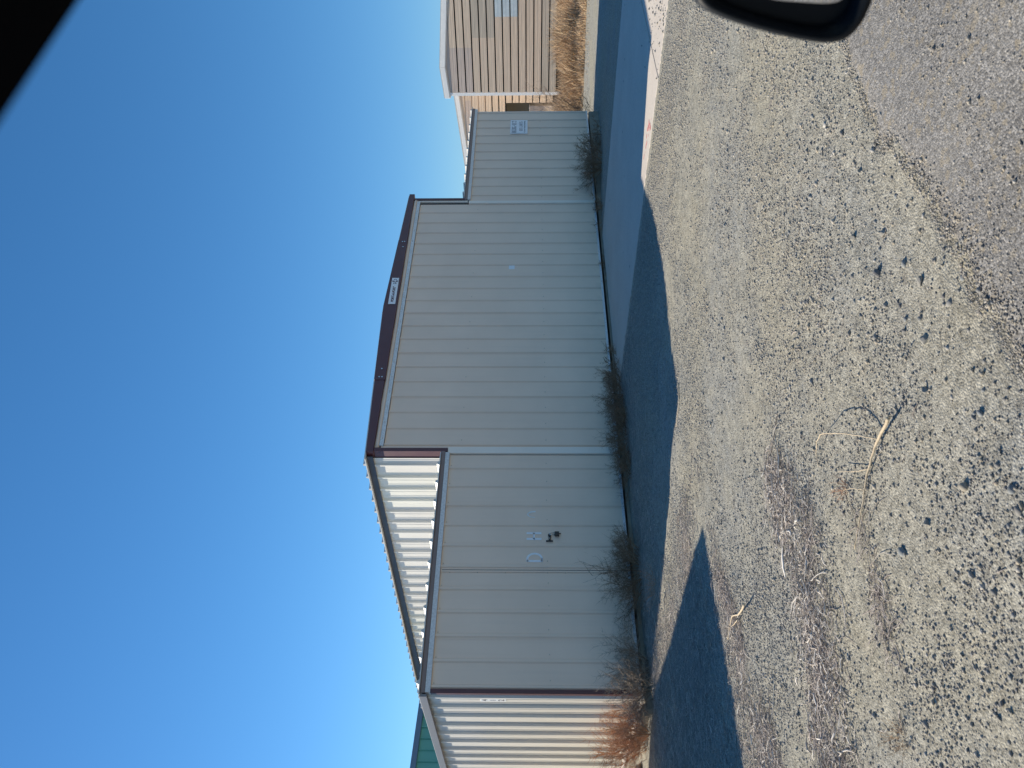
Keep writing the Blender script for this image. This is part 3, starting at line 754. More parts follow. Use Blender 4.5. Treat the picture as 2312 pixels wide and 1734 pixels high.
gable_prism(P1-NV*0.12, [(DOOR1+0.1, -0.3), (DOOR1+0.1, 3.6), (DOOR1+0.2, 3.6), (DOOR1+0.2, -0.3)], 3.9).build('bay_side_wall', 'siding_grey', TC)
# stored panel and tank inside the bay
SB = empty('storage_cabinet', P1+DV*2.3-NV*0.8); tag(SB, 'grey cabinet standing in the open bay of the rear tan hangar', 'cabinet')
b = MB().box(-0.5, 0.5, -0.3, 0.3, -0.15, 1.30); o = bevelled(b.build('cabinet_body', 'siding_lilac', SB), 0.01)
b = MB().box(-0.52, 0.52, -0.32, 0.32, 1.302, 1.34); b.build('cabinet_top', 'trim_white', SB)
MB().box(-0.02, 0.02, -0.315, -0.302, 0.2, 1.2).build('cabinet_seam', 'dark_gap', SB)
SB.rotation_euler = (0, 0, AV)

# green hangar far left
GA = R(8.4); GD = Vector((math.cos(GA), math.sin(GA), 0)); GN = Vector((math.sin(GA), -math.cos(GA), 0))
def rayp(u, v_, depth):
    d = FW+RT*((u-867)/1803.9)-UP*((v_-1156)/1803.9); return CAM+d*depth
G0 = rayp(150, 950, 33); ztop = G0.z
GB = empty('green_hangar', (G0.x, G0.y, 0)); GB.rotation_euler = (0, 0, GA)
tag(GB, 'teal green metal hangar showing above the end roof edge of hangar 412', 'hangar')
Lg = 14.0
gw = MB().prism([(-Lg, -0.2), (-Lg, ztop+0.40), (5, ztop-0.14), (5, -0.2)], 'y', 0.04, 0.12).build('wall', 'green_trim', GB)
x = -Lg; i = 0
while x < 4.9:
    w = min(0.46*1.0, 4.9-x)
    top = ztop-0.13-0.0284*(x+w)
    b = MB().prism([(x, 0.03), (x+0.03, -0.03), (x+0.07, -0.03), (x+0.10, 0.03), (x+w-0.003, 0.03), (x+w-0.003, 0.04), (x, 0.04)], 'z', -0.2, top); b.build('wall_panel', 'green_wall', gw)
    x += w; i += 1
b = MB(); vs = []
for xx, zz in ((-Lg-0.1, ztop+0.0284*(Lg)), (5.1, ztop-0.0284*5.1)):
    vs += [(xx, -0.12, zz-0.17), (xx, -0.12, zz), (xx, 0.1, zz), (xx, 0.1, zz-0.17)]
b.add(vs, [(0, 1, 2, 3), (7, 6, 5, 4), (0, 4, 5, 1), (1, 5, 6, 2), (2, 6, 7, 3), (3, 7, 4, 0)]); b.build('eave_trim', 'green_trim', GB)
b = MB(); vs = []
for xx, zz in ((-Lg-0.1, ztop+0.0284*(Lg)), (5.1, ztop-0.0284*5.1)):
    vs += [(xx, -0.10, zz+0.003), (xx, 12, zz+0.003), (xx, 12, zz+0.05), (xx, -0.10, zz+0.05)]
b.add(vs, [(0, 1, 2, 3), (7, 6, 5, 4), (0, 4, 5, 1), (1, 5, 6, 2), (2, 6, 7, 3), (3, 7, 4, 0)]); b.build('roof', 'green_trim', GB)
MB().box(-Lg+0.1, -Lg, 0.13, 12, -0.2, ztop).build('side_wall', 'green_wall', GB)
MB().box(4.9, 5.0, 0.13, 12, -0.2, ztop-0.2).build('side_wall', 'green_wall', GB)
MB().box(-Lg, 5, 11.9, 12, -0.2, ztop-0.2).build('rear_wall', 'green_wall', GB)

# ------------------------------------------------------------------ stones
ICO = None
def ico():
    t = (1+5**0.5)/2
    v = np.array([(-1,t,0),(1,t,0),(-1,-t,0),(1,-t,0),(0,-1,t),(0,1,t),(0,-1,-t),(0,1,-t),(t,0,-1),(t,0,1),(-t,0,-1),(-t,0,1)], float)
    v /= np.linalg.norm(v[0])
    f = np.array([(0,11,5),(0,5,1),(0,1,7),(0,7,10),(0,10,11),(1,5,9),(5,11,4),(11,10,2),(10,7,6),(7,1,8),(3,9,4),(3,4,2),(3,2,6),(3,6,8),(3,8,9),(4,9,5),(2,4,11),(6,2,10),(8,6,7),(9,8,1)])
    return v, f
def octa():
    v = np.array([(1,0,0),(-1,0,0),(0,1,0),(0,-1,0),(0,0,1),(0,0,-1)], float)
    f = np.array([(0,2,4),(2,1,4),(1,3,4),(3,0,4),(2,0,5),(1,2,5),(3,1,5),(0,3,5)])
    return v, f
def scatter(name, P, r, mat, base, seed, sink=0.25, jit=0.25):
    g = np.random.default_rng(seed); bv, bf = base
    n = len(P); k = len(bv)
    q = bv[None]*(1+jit*(g.random((n, k, 1))*2-1))
    sc = np.stack([g.uniform(0.8, 1.35, n), g.uniform(0.7, 1.1, n), g.uniform(0.45, 0.85, n)], 1)*r[:, None]
    q = q*sc[:, None, :]
    th = g.random(n)*2*np.pi; ph = g.normal(0, 0.35, n)
    c, s = np.cos(ph), np.sin(ph)
    y = q[..., 1]*c[:, None]-q[..., 2]*s[:, None]; z = q[..., 1]*s[:, None]+q[..., 2]*c[:, None]
    c, s = np.cos(th)[:, None], np.sin(th)[:, None]
    x = q[..., 0]*c-y*s; y2 = q[..., 0]*s+y*c
    v = np.stack([x+P[:, 0:1], y2+P[:, 1:2], z+(P[:, 2]+r*(0.5-sink))[:, None]], -1).reshape(-1, 3)
    f = (bf[None]+(np.arange(n)*k)[:, None, None]).reshape(-1, 3)
    o = link(name, np_mesh(name, v, f, 3), mat); return o
def in_view(x, y, marg=60):
    d0 = x-CAM.x; d1 = y-CAM.y; dz = -CAM.z
    zz = d0*FW.x+d1*FW.y+dz*FW.z; xx = d0*RT.x+d1*RT.y; yy = d0*UP.x+d1*UP.y+dz*UP.z
    u = 867+1803.9*xx/np.maximum(zz, 1e-3); v_ = 1156-1803.9*yy/np.maximum(zz, 1e-3)
    return (zz > 0.3) & (u > -marg) & (u < 1734+marg) & (v_ < 2312+marg)
def pts(n, x0, x1, y0, y1, dens=None, seed=1):
    g = np.random.default_rng(seed)
    x = g.uniform(x0, x1, n); y = g.uniform(y0, y1, n)
    k = in_view(x, y) & ~((x > 4.3) & (x < 8.3))
    k &= y > edge_y(x)-0.03
    if dens is not None: k &= g.random(n) < dens(x, y)
    x, y = x[k], y[k]; return np.stack([x, y, gz(x, y, True)], 1)
g = np.random.default_rng(99)
patch = lambda x, y: np.clip(0.42+1.1*vnoise(x, y, 1.3, 31)+0.7*vnoise(x, y, 0.3, 32), 0.06, 1)
P = pts(420000, -3, 4.4, -7.6, -0.3, patch, 41); r = np.exp(g.normal(math.log(0.0045), 0.38, len(P)))
o = scatter('fine_gravel', P, r, 'pebble', octa(), 51); o['kind'] = 'stuff'; tag(o, 'fine grey and tan grit strewn over the yard', 'gravel')
coarse = lambda x, y: np.clip(sstep(-6.5, -7.3, y)*(0.75+1.8*vnoise(x, y, 0.35, 33))*sstep(1.4, -0.4, x)+0.07*sstep(-5.6, -6.5, y)+0.03*(vnoise(x, y, 0.6, 34) > 0.1), 0, 1)
P = pts(34000, -3, 3, -7.55, -1, coarse, 42); k_ = g.random(len(P)) < 0.75; P = P[k_]; r = np.exp(g.normal(math.log(0.0042), 0.50, len(P)))
o = scatter('coarse_gravel', P, r, 'coarse_stone', ico(), 52, 0.42); o['kind'] = 'stuff'; tag(o, 'coarse broken stones along the crumbling road edge', 'gravel')
# loose grit kicked onto the asphalt
gx = g.uniform(-2.6, 2.0, 14000); gy = edge_y(gx)+0.03-np.abs(g.exponential(0.15, 14000)); P = np.stack([gx, gy, np.full(14000, 0.021)], 1)
o = scatter('road_grit', P, np.exp(g.normal(math.log(0.0034), 0.38, 14000)), 'pebble', octa(), 53, 0.3); o['kind'] = 'stuff'; tag(o, 'loose grit scattered on the asphalt edge', 'gravel')

gx = g.normal(5.0, 0.5, 420); gy = g.normal(-5.75, 0.35, 420); k = (gx > 4.42) & (gx < 8.1) & (gy > -7.2) & (gy < -3)
P = np.stack([gx[k], gy[k], np.full(k.sum(), 0.034)], 1)
o = scatter('spilled_gravel', P, np.exp(g.normal(math.log(0.008), 0.45, len(P))), 'coarse_stone', ico(), 54, 0.2); o['kind'] = 'stuff'; tag(o, 'dark pebbles spilled on the sunlit concrete ramp', 'gravel')
# single larger stones
def rock(loc, r, seed, label, mat='rock_grey', sq=(1, 0.8, 0.65), group=None):
    bm_ = bmesh.new(); bmesh.ops.create_icosphere(bm_, subdivisions=3, radius=1)
    rr = random.Random(seed); cuts = []
    for k in range(13):
        n_ = Vector((rr.gauss(0, 1), rr.gauss(0, 1), rr.gauss(0, 1))).normalized(); cuts.append((n_, rr.uniform(0.42, 0.72)))
    for v_ in bm_.verts:
        for n_, d_ in cuts:
            e_ = v_.co.dot(n_)-d_
            if e_ > 0: v_.co -= n_*e_*0.97
        v_.co = Vector((v_.co.x*sq[0], v_.co.y*sq[1], v_.co.z*sq[2]))*r
    me = bpy.data.meshes.new('rock'); bm_.to_mesh(me); bm_.free()
    o = link('rock', me, mat); o.location = (loc[0], loc[1], float(gz(*loc))+r*sq[2]*0.25); o.rotation_euler = (0, 0, rr.random()*6)
    return tag(o, label, 'rock', group)
rock((0.69, -0.86), 0.085, 1, 'fist-sized grey rock beside the orange grass tuft near the wall')
rock((-0.35, 1.55), 0.11, 2, 'pale blue-grey rock at the foot of the sunlit end wall')
for k, (x, y, r_) in enumerate([(-1.48, -7.12, 0.024), (-1.30, -7.22, 0.022), (-0.95, -7.16, 0.021), (-0.60, -7.20, 0.021), (-1.62, -7.02, 0.02), (-1.12, -6.92, 0.018), (-0.2, -7.02, 0.018), (-1.72, -6.60, 0.016), (-1.95, -6.72, 0.02), (-0.75, -6.98, 0.022)]):
    rock((x, y), r_, 20+k, 'dark angular stone lying in the coarse gravel by the road edge', 'coarse_stone', group='loose stones at the road edge')

# ------------------------------------------------------------------ dead sticks and litter
def litter(name, P, L, w, mat, seed, curl=0.6, dirbias=None, lift=0.006):
    """curved slivers: 4-point three-sided tubes"""
    g = np.random.default_rng(seed); n = len(P)
    th = g.uniform(0, 2*np.pi, n) if dirbias is None else g.normal(dirbias[0], dirbias[1], n)
    cu = g.normal(0, curl, n); K = 4
    t = np.linspace(-0.5, 0.5, K)
    ang = th[:, None]+cu[:, None]*t[None]*2
    dx = np.cos(ang)*L[:, None]/(K-1); dy = np.sin(ang)*L[:, None]/(K-1)
    px = np.cumsum(dx, 1)+P[:, 0:1]; py = np.cumsum(dy, 1)+P[:, 1:2]
    pz = P[:, 2:3]+g.uniform(0.2, 1.0, (n, 1))*lift+g.normal(0, lift*0.5, (n, K))
    ww = w[:, None]*np.array([0.6, 1.0, 0.9, 0.4])[None]
    nxn = -np.sin(ang); nyn = np.cos(ang)
    vs = []
    for a0 in (0, 2*np.pi/3, 4*np.pi/3):
        vs.append(np.stack([px+nxn*np.cos(a0)*ww, py+nyn*np.cos(a0)*ww, pz+np.sin(a0)*ww], -1))
    V = np.stack(vs, 2).reshape(n, K*3, 3)
    F = []
    for i in range(K-1):
        for j in range(3): F.append((i*3+j, i*3+(j+1) % 3, (i+1)*3+(j+1) % 3, (i+1)*3+j))
    F = np.array(F)
    f = (F[None]+(np.arange(n)*K*3)[:, None, None]).reshape(-1, 4)
    return link(name, np_mesh(name, V.reshape(-1, 3), f, 4), mat)
def blob(n, pl, wid, seed, zoff=0.0):
    g = np.random.default_rng(seed); pl = np.array(pl, float)
    seglen = np.hypot(*(pl[1:]-pl[:-1]).T); cs = np.concatenate([[0], np.cumsum(seglen)])
    t = g.random(n)*cs[-1]; x = np.interp(t, cs, pl[:, 0]); y = np.interp(t, cs, pl[:, 1]); wv = np.interp(t, cs, wid)
    x = x+g.normal(0, 0.08, n); y = y+(g.uniform(-1, 1, n)*0.42+g.normal(0, 0.2, n))*wv
    k = g.random(n) < np.clip(0.65+1.6*vnoise(x, y, 0.14, seed+7), 0.05, 1); x, y = x[k], y[k]
    return np.stack([x, y, gz(x, y, True)+zoff+g.random(len(x))*0.008], 1)
def mk_litter(name, label, P, seed, Lm=0.035, wm=0.0011, mat='dead_litter', **kw):
    g = np.random.default_rng(seed+1)
    L = np.exp(g.normal(math.log(Lm), 0.55, len(P))); w = np.exp(g.normal(math.log(wm), 0.45, len(P)))
    o = litter(name, P, L, w, mat, seed, **kw); o['kind'] = 'stuff'; tag(o, label, 'plant litter'); return o
mk_litter('dead_plant_litter', 'grey drift of dead stalks lying across the gravel in the foreground',
   blob(6500, [(-0.75, -5.38), (-1.0, -5.42), (-1.3, -5.56), (-1.6, -5.50), (-1.9, -5.38), (-2.2, -5.30), (-2.6, -5.25)], [0.22, 0.40, 0.42, 0.38, 0.48, 0.52, 0.55], 61), 61, 0.045, 0.0016)
mk_litter('dead_plant_litter', 'smaller patch of grey dead stalks near the shadow point',
   blob(2600, [(-0.60, -3.82), (-0.85, -4.02), (-1.15, -4.10), (-1.5, -4.02)], [0.06, 0.12, 0.18, 0.14], 62), 62, 0.05, 0.0014)
mk_litter('dead_plant_litter', 'patch of grey dead stalks beside the road-side edge of the pointed shadow',
   blob(4200, [(-1.68, -4.15), (-1.95, -4.28), (-2.5, -4.3)], [0.25, 0.5, 0.5], 63), 63, 0.045, 0.0014)
mk_litter('pale_stalks', 'scattering of thicker bleached stalks on the grey litter drifts',
   np.concatenate([blob(900, [(-0.75, -5.38), (-1.3, -5.56), (-1.9, -5.38), (-2.6, -5.25)], [0.3, 0.42, 0.5, 0.55], 68, 0.008), blob(220, [(-0.60, -3.82), (-1.15, -4.10), (-2.2, -4.3)], [0.1, 0.2, 0.45], 69, 0.008)]), 68, 0.055, 0.0022, curl=0.9, mat='pale_stalk')
gx = g.uniform(-2.4, 0.5, 26000); gy = g.uniform(-3.95, 0.3, 26000)
k = in_view(gx, gy) & (g.random(26000) < np.clip(0.35+1.6*vnoise(gx, gy, 0.6, 36)+0.4*sstep(-0.2, -1.2, gx), 0, 1))
gx, gy = gx[k], gy[k]
mk_litter('matted_grass', 'matted dry grass and stalks covering the yard inside the pointed shadow', np.stack([gx, gy, gz(gx, gy, True)], 1), 64, 0.075, 0.0013, lift=0.012)
gx = g.uniform(-0.3, 5.2, 9000); gy = -0.25-np.abs(g.normal(0, 0.75, 9000))
k = in_view(gx, gy) & (gx < 4.35); gx, gy = gx[k], gy[k]
mk_litter('scattered_straw', 'thin straw bits scattered along the foot of the low door', np.stack([gx, gy, gz(gx, gy, True)], 1), 65, 0.07, 0.0012, lift=0.012)
gx = g.uniform(-2.6, 2.2, 1500); gy = g.uniform(-7.2, -1.0, 1500); k = in_view(gx, gy); gx, gy = gx[k], gy[k]
mk_litter('scattered_twigs', 'a few stray twigs strewn over the open gravel', np.stack([gx, gy, gz(gx, gy, True)], 1), 66, 0.045, 0.0011, lift=0.008)
mk_litter('twig_streak', 'thin brown streak of twigs beyond the long bare branch', blob(450, [(-1.72, -6.28), (-1.9, -6.22), (-2.1, -6.15)], [0.05, 0.07, 0.07], 67), 67, 0.06, 0.0013)

# the long pale branch
def gpt(x, y, h): return (x, y, float(gz(x, y))+h)
BR = empty('fallen_branch', gpt(-1.60, -6.6, 0)); tag(BR, 'long pale bare branch lying alone on the gravel near the road', 'branch')
def sub(parent, pl, r0, r1, mat='branch_wood', name='twig', k=7):
    o0 = Vector(parent.location); n_ = len(pl)
    # densify with wobble
    rr = random.Random(int(abs(pl[0][0]*1000))+n_); out = []; rad = []
    for i in range(n_-1):
        for s_ in range(4):
            t = s_/4; p = Vector(pl[i]).lerp(Vector(pl[i+1]), t)+Vector((rr.gauss(0, 1), rr.gauss(0, 1), rr.gauss(0, 0.6)))*0.0013; out.append(p-o0); rad.append(r0+(r1-r0)*((i+t)/(n_-1)))
    out.append(Vector(pl[-1])-o0); rad.append(r1)
    return MB().tube(out, rad, k).build(name, mat, parent, True)
sub(BR, [gpt(-1.561, -6.801, 0.04), gpt(-1.557, -6.761, 0.034), gpt(-1.537, -6.649, 0.022), gpt(-1.543, -6.571, 0.018), gpt(-1.568, -6.461, 0.014), gpt(-1.62, -6.359, 0.012), gpt(-1.673, -6.242, 0.010), gpt(-1.712, -6.136, 0.008)], 0.0070, 0.0014, name='stem')
sub(BR, [gpt(-1.537, -6.649, 0.022), gpt(-1.45, -6.56, 0.06), gpt(-1.36, -6.46, 0.085), gpt(-1.25, -6.31, 0.08), gpt(-1.19, -6.18, 0.05), gpt(-1.175, -6.07, 0.02), gpt(-1.213, -6.019, 0.008)], 0.0030, 0.0013)
sub(BR, [gpt(-1.562, -6.489, 0.015), gpt(-1.508, -6.40, 0.025), gpt(-1.413, -6.26, 0.03)], 0.0024, 0.0012)
sub(BR, [gpt(-1.60, -6.40, 0.014), gpt(-1.55, -6.34, 0.03), gpt(-1.52, -6.28, 0.04)], 0.0024, 0.0012)
BR2 = empty('fallen_branch', gpt(-1.18, -4.5, 0)); tag(BR2, 'short forked pale twig beside the tip of the pointed shadow', 'branch')
sub(BR2, [gpt(-1.159, -4.53, 0.05), gpt(-1.142, -4.42, 0.035), gpt(-1.099, -4.263, 0.02), gpt(-1.034, -4.113, 0.016), gpt(-1.054, -3.974, 0.012), gpt(-1.086, -3.87, 0.008)], 0.0075, 0.003, name='stem')
sub(BR2, [gpt(-1.13, -4.258, 0.03), gpt(-1.10, -4.124, 0.02), gpt(-1.064, -4.004, 0.012)], 0.004, 0.002)
BR3 = empty('fallen_branch', gpt(0.9, -2.6, 0)); tag(BR3, 'thin reddish dry stalk lying near the hangar shadow edge', 'branch')
sub(BR3, [gpt(1.326, -3.765, 0.012), gpt(1.25, -3.73, 0.012), gpt(1.178, -3.689, 0.01), gpt(1.117, -3.406, 0.01)], 0.006, 0.002, name='stem')

# ------------------------------------------------------------------ dry weeds
def weed(name, label, cat, loc, h, spread, n_stem, mat, seed, lean=(0, 0), levels=3, r0=0.0046, up=0.8, sub_n=4, group=None, squash=(1, 1), bend=0.35):
    rr = random.Random(seed); b = MB(); n_stem = max(2, int(n_stem*(0.8 if levels == 3 else 1)))
    def grow(p, d, L, r_, lev):
        n_ = 4 if lev else 5; pl = [p]; q = p.copy(); dd = d.copy()
        for i in range(n_):
            dd = (dd+Vector((rr.gauss(0, bend), rr.gauss(0, bend), rr.gauss(0, bend*0.7)+0.05))*0.5).normalized()
            q = q+dd*(L/n_)
            if q.z < 0.004: q.z = 0.004+rr.random()*0.01
            pl.append(q.copy())
            if lev < levels-1 and i > 0:
                for _ in range(sub_n if lev == 0 else max(1, sub_n-1)):
                    if rr.random() < 0.8:
                        nd = (dd+Vector((rr.gauss(0, 0.8), rr.gauss(0, 0.8), rr.gauss(0.1, 0.6)))).normalized()
                        grow(q.copy(), nd, L*rr.uniform(0.28, 0.5), r_*0.6, lev+1)
        b.tube(pl, [r_*(1-0.75*i/n_) for i in range(n_+1)], 3, False)
    for s_ in range(n_stem):
        a_ = rr.random()*6.283; rad = abs(rr.gauss(0, 0.45))*spread
        p = Vector((math.cos(a_)*rad*squash[0], math.sin(a_)*rad*squash[1], 0))
        d = Vector((math.cos(a_)*(0.5+rr.random()*0.6)*squash[0]+lean[0], math.sin(a_)*(0.5+rr.random()*0.6)*squash[1]+lean[1], up*rr.uniform(0.6, 1.4))).normalized()
        grow(p, d, h*rr.uniform(0.6, 1.15), r0*rr.uniform(0.7, 1.2), 0)
    o = b.build(name, mat); o.location = (loc[0], loc[1], float(gz(*loc[:2]))-0.01)
    return tag(o, label, cat, group)
W = 'dry_weed'
weed(W, 'tall dark dry weed against the low door, nearest the padlock', 'weed', (1.42, -0.26), 0.40, 0.36, 54, 'weed_brown', 101, squash=(1.25, 0.7), sub_n=4)
weed(W, 'thin upright stalks standing above the dark weed at the low door', 'weed', (1.60, -0.14), 0.62, 0.16, 7, 'weed_brown', 102, up=2.2, sub_n=2)
weed(W, 'brown dry weed at the front corner post, partly in sun', 'weed', (0.24, -0.20), 0.44, 0.18, 32, 'weed_grey', 104, lean=(-0.1, 0), squash=(0.9, 0.7))
weed(W, 'rust orange tumbleweed against the sunlit end wall', 'weed', (-0.24, 0.62), 0.50, 0.42, 62, 'weed_rust', 105, squash=(0.45, 1.3), sub_n=4)
weed(W, 'sun-bleached weed at the corner in front of the rust tumbleweed', 'weed', (-0.02, -0.18), 0.34, 0.2, 18, 'weed_grey', 106)
weed(W, 'dark brush bank at the foot of the white door trim', 'weed', (3.42, -0.36), 0.33, 0.40, 60, 'weed_brown', 107, squash=(1.5, 0.6), up=0.55)
weed(W, 'grey brush bank heaped in front of the tall door', 'weed', (4.12, -0.42), 0.30, 0.36, 50, 'weed_brown', 108, squash=(1.3, 0.6), up=0.5)
weed(W, 'low brush where the near ramp edge meets the tall door', 'weed', (4.85, -0.30), 0.24, 0.30, 20, 'weed_brown', 109, squash=(1.4, 0.5), up=0.45)
weed(W, 'sparse weed at the low door beside the white trim', 'weed', (2.78, -0.28), 0.28, 0.24, 14, 'weed_brown', 110, squash=(1.3, 0.6), up=0.5)
weed(W, 'bushy dark weed at the middle of the far wing', 'weed', (10.15, -0.30), 0.46, 0.42, 60, 'weed_brown', 111, squash=(1.4, 0.7), sub_n=4)
weed(W, 'low dark weed at the far wing under the notice board', 'weed', (11.15, -0.28), 0.28, 0.36, 22, 'weed_brown', 112, squash=(1.8, 0.6), up=0.5)
weed(W, 'scrubby growth beside the ramp at the far end of the tall door', 'weed', (8.85, -0.22), 0.20, 0.28, 16, 'weed_brown', 113, squash=(1.8, 0.5), up=0.5)
weed(W, 'short weeds in the gap between ramp and tall door', 'weed', (7.4, -0.05), 0.10, 0.5, 16, 'weed_brown', 114, squash=(2.6, 0.15), up=0.4)
weed('grass_tuft', 'small orange dry grass tuft at the edge of the hangar shadow', 'grass', (0.78, -1.12), 0.16, 0.10, 34, 'weed_rust', 115, levels=2, r0=0.0016, squash=(1.5, 1), sub_n=2)
weed('grass_tuft', 'tiny brown sprig beside the long pale branch', 'grass', (-1.47, -6.22), 0.07, 0.02, 14, 'weed_rust', 116, levels=2, r0=0.0012, sub_n=2)
weed('grass_tuft', 'straw tuft at the picture corner in the foreground gravel', 'grass', (-2.42, -6.02), 0.08, 0.05, 24, 'straw', 117, levels=2, r0=0.0012, sub_n=2)
# bare shrubs beyond the far wing
weed('bare_shrub', 'bare reddish shrub just past the far corner of hangar 412', 'shrub', (13.3, 0.6), 0.75, 0.35, 18, 'weed_brown', 121, r0=0.006, up=0.9)
weed('bare_shrub', 'long leaning bare stem beyond the far corner', 'shrub', (13.2, 0.9), 1.5, 0.06, 2, 'weed_brown', 122, r0=0.013, lean=(0.6, 0.9), up=0.7, bend=0.12, sub_n=2)
weed('bare_shrub', 'grey tangled tumbleweed at the foot of the tan hangar corner', 'shrub', (24.0, 7.2), 1.35, 0.9, 44, 'weed_grey', 123, r0=0.010, sub_n=3)
weed('bare_shrub', 'grey tumbleweed between the far wing and the tan hangar', 'shrub', (19.6, 5.2), 1.0, 0.9, 40, 'weed_grey', 124, r0=0.008, sub_n=3)
weed('bare_shrub', 'low brown tumbleweed in the straw beyond the far wing', 'shrub', (17.6, 3.4), 0.8, 0.8, 30, 'weed_brown', 125, r0=0.007, sub_n=3)
# straw grass field
def grass(name, label, n, reg, hm, seed, mat='straw', wm=0.010):
    g = np.random.default_rng(seed)
    t = g.random(n); s_ = g.random(n)
    A, B, C_, D = [np.array(q) for q in reg]
    P = (A*(1-t[:, None])+B*t[:, None])*(1-s_[:, None])+(D*(1-t[:, None])+C_*t[:, None])*s_[:, None]
    x, y = P[:, 0], P[:, 1]
    cl = np.clip(0.55+1.3*vnoise(x, y, 1.1, seed+1)+0.7*vnoise(x, y, 0.4, seed+2), 0.15, 1.3)
    h = hm*cl*g.uniform(0.6, 1.3, n); w = g.uniform(0.4, 1.0, n)*wm
    h = h*np.clip(0.25+3.0*s_+1.2*vnoise(x, y, 0.8, seed+3), 0.12, 1)
    th = g.random(n)*6.283; le = g.uniform(0.1, 0.9, n)*h; la = g.random(n)*6.283
    z = gz(x, y)
    ex = np.cos(th)*w; ey = np.sin(th)*w
    tx = x+np.cos(la)*le; ty = y+np.sin(la)*le
    mxp = x+np.cos(la)*le*0.35; myp = y+np.sin(la)*le*0.35
    V = np.stack([np.stack([x-ex, y-ey, z], 1), np.stack([x+ex, y+ey, z], 1), np.stack([mxp+ex, myp+ey, z+h*0.6], 1), np.stack([mxp-ex, myp-ey, z+h*0.6], 1), np.stack([tx, ty, z+h], 1)], 1).reshape(-1, 3)
    k = np.arange(n)*5
    f = np.concatenate([np.stack([k, k+1, k+2], 1), np.stack([k, k+2, k+3], 1), np.stack([k+3, k+2, k+4], 1)])
    o = link(name, np_mesh(name, V, f, 3), mat); o['kind'] = 'stuff'; return tag(o, label, 'grass')
grass('dry_grass', 'golden dry grass growing in front of the tan hangar', 70000, [(18.8, -4.0), (16.0, 7.5), (25.0, 12.0), (28.5, -3.0)], 0.66, 131)
grass('dry_grass', 'sparse straw along the bare strip before the grass', 2600, [(16.5, -4.0), (15.0, 5.0), (17.2, 6.0), (19.6, -4.0)], 0.05, 132, wm=0.004)

# ------------------------------------------------------------------ the car the picture is taken from
CR = empty('car', (-3.4, -9.85, 0.02)); tag(CR, 'black car with its driver window open, door mirror and roof edge in view', 'car')
O = Vector(CR.location)
def cbox(name, mat, x0, x1, y0, y1, z0, z1, parent=CR, bev=0.015):
    b = MB().box(x0-O.x, x1-O.x, y0-O.y, y1-O.y, z0-O.z, z1-O.z); return bevelled(b.build(name, mat, parent), bev, 3)
def cprism(name, mat, poly, y0, y1, parent=CR, bev=0.012):
    b = MB().prism([(x-O.x, z-O.z) for x, z in poly], 'y', y0-O.y, y1-O.y); return bevelled(b.build(name, mat, parent), bev, 3)
YL, YR = -8.92, -10.78
def wheel_arch(cx, r, z0): return [(cx-r, z0)]+[(cx+r*math.cos(R(a_)), 0.34+r*math.sin(R(a_))) for a_ in range(170, 9, -20)]+[(cx+r, z0)]
AXF, AXR = -1.75, -4.55
prof = [(-5.35, 0.42)]+wheel_arch(AXR, 0.37, 0.24)+wheel_arch(AXF, 0.37, 0.24)+[(-0.92, 0.35), (-0.86, 0.62), (-0.98, 0.80), (-1.5, 0.93), (-2.28, 0.99), (-4.6, 0.98), (-5.3, 0.97), (-5.42, 0.72)]
cprism('body_side', 'car_paint', prof, YL-0.06, YL); cprism('body_side', 'car_paint', prof, YR, YR+0.06)
cprism('hood', 'car_paint', [(-0.92, 0.72), (-0.97, 0.79), (-1.5, 0.925), (-2.25, 0.985), (-2.25, 0.95), (-1.5, 0.89), (-1.0, 0.75)], YR+0.062, YL-0.062)
cprism('front_bumper', 'car_plastic', [(-0.93, 0.26), (-0.84, 0.40), (-0.86, 0.66), (-0.93, 0.715), (-1.02, 0.70), (-1.0, 0.3)], YR+0.064, YL-0.064)
cprism('rear_bumper', 'car_plastic', [(-5.36, 0.3), (-5.46, 0.5), (-5.43, 0.75), (-5.3, 0.965), (-5.2, 0.9), (-5.25, 0.35)], YR+0.064, YL-0.064)
cprism('trunk_lid', 'car_paint', [(-5.27, 0.93), (-5.27, 0.965), (-4.75, 0.99), (-4.75, 0.95)], YR+0.066, YL-0.066)
cbox('floor_pan', 'car_plastic', -5.1, -1.2, YR+0.07, YL-0.07, 0.2, 0.26)
cprism('dashboard', 'car_plastic', [(-2.3, 0.55), (-2.26, 0.93), (-2.55, 0.97), (-2.72, 0.86), (-2.68, 0.5)], YR+0.07, YL-0.07)
for yc in (-9.38, -10.3):
    s_ = cprism('seat', 'car_fabric', [(-3.1, 0.3), (-3.05, 0.52), (-3.6, 0.50), (-3.78, 1.05), (-3.95, 1.05), (-3.85, 0.3)], yc-0.23, yc+0.23, bev=0.04)
# roof, window frames and pillars
roofp = [(-4.75, 1.40), (-4.2, 1.50), (-3.5, 1.555), (-3.0, 1.55), (-2.95, 1.51), (-3.5, 1.52), (-4.2, 1.465), (-4.75, 1.365)]
cprism('roof', 'car_paint', roofp, YR+0.14, YL-0.108)
def strip(name, mat, outer, th_y, w, parent=CR):
    """window frame: polyline in x,z,y (lower outer edge) with an upward width w"""
    b = MB(); vs = []
    for x, z, y, ww in outer:
        vs += [(x-O.x, y-O.y, z-O.z), (x-O.x, y-O.y, z+ww-O.z), (x-O.x, y-th_y-O.y, z+ww-O.z), (x-O.x, y-th_y-O.y, z+0.004-O.z)]
    n_ = len(outer)
    fs = [(k*4+j, k*4+(j+1) % 4, (k+1)*4+(j+1) % 4, (k+1)*4+j) for k in range(n_-1) for j in range(4)]+[(3, 2, 1, 0), tuple((n_-1)*4+j for j in range(4))]
    b.add(vs, fs); return b.build(name, mat, parent)
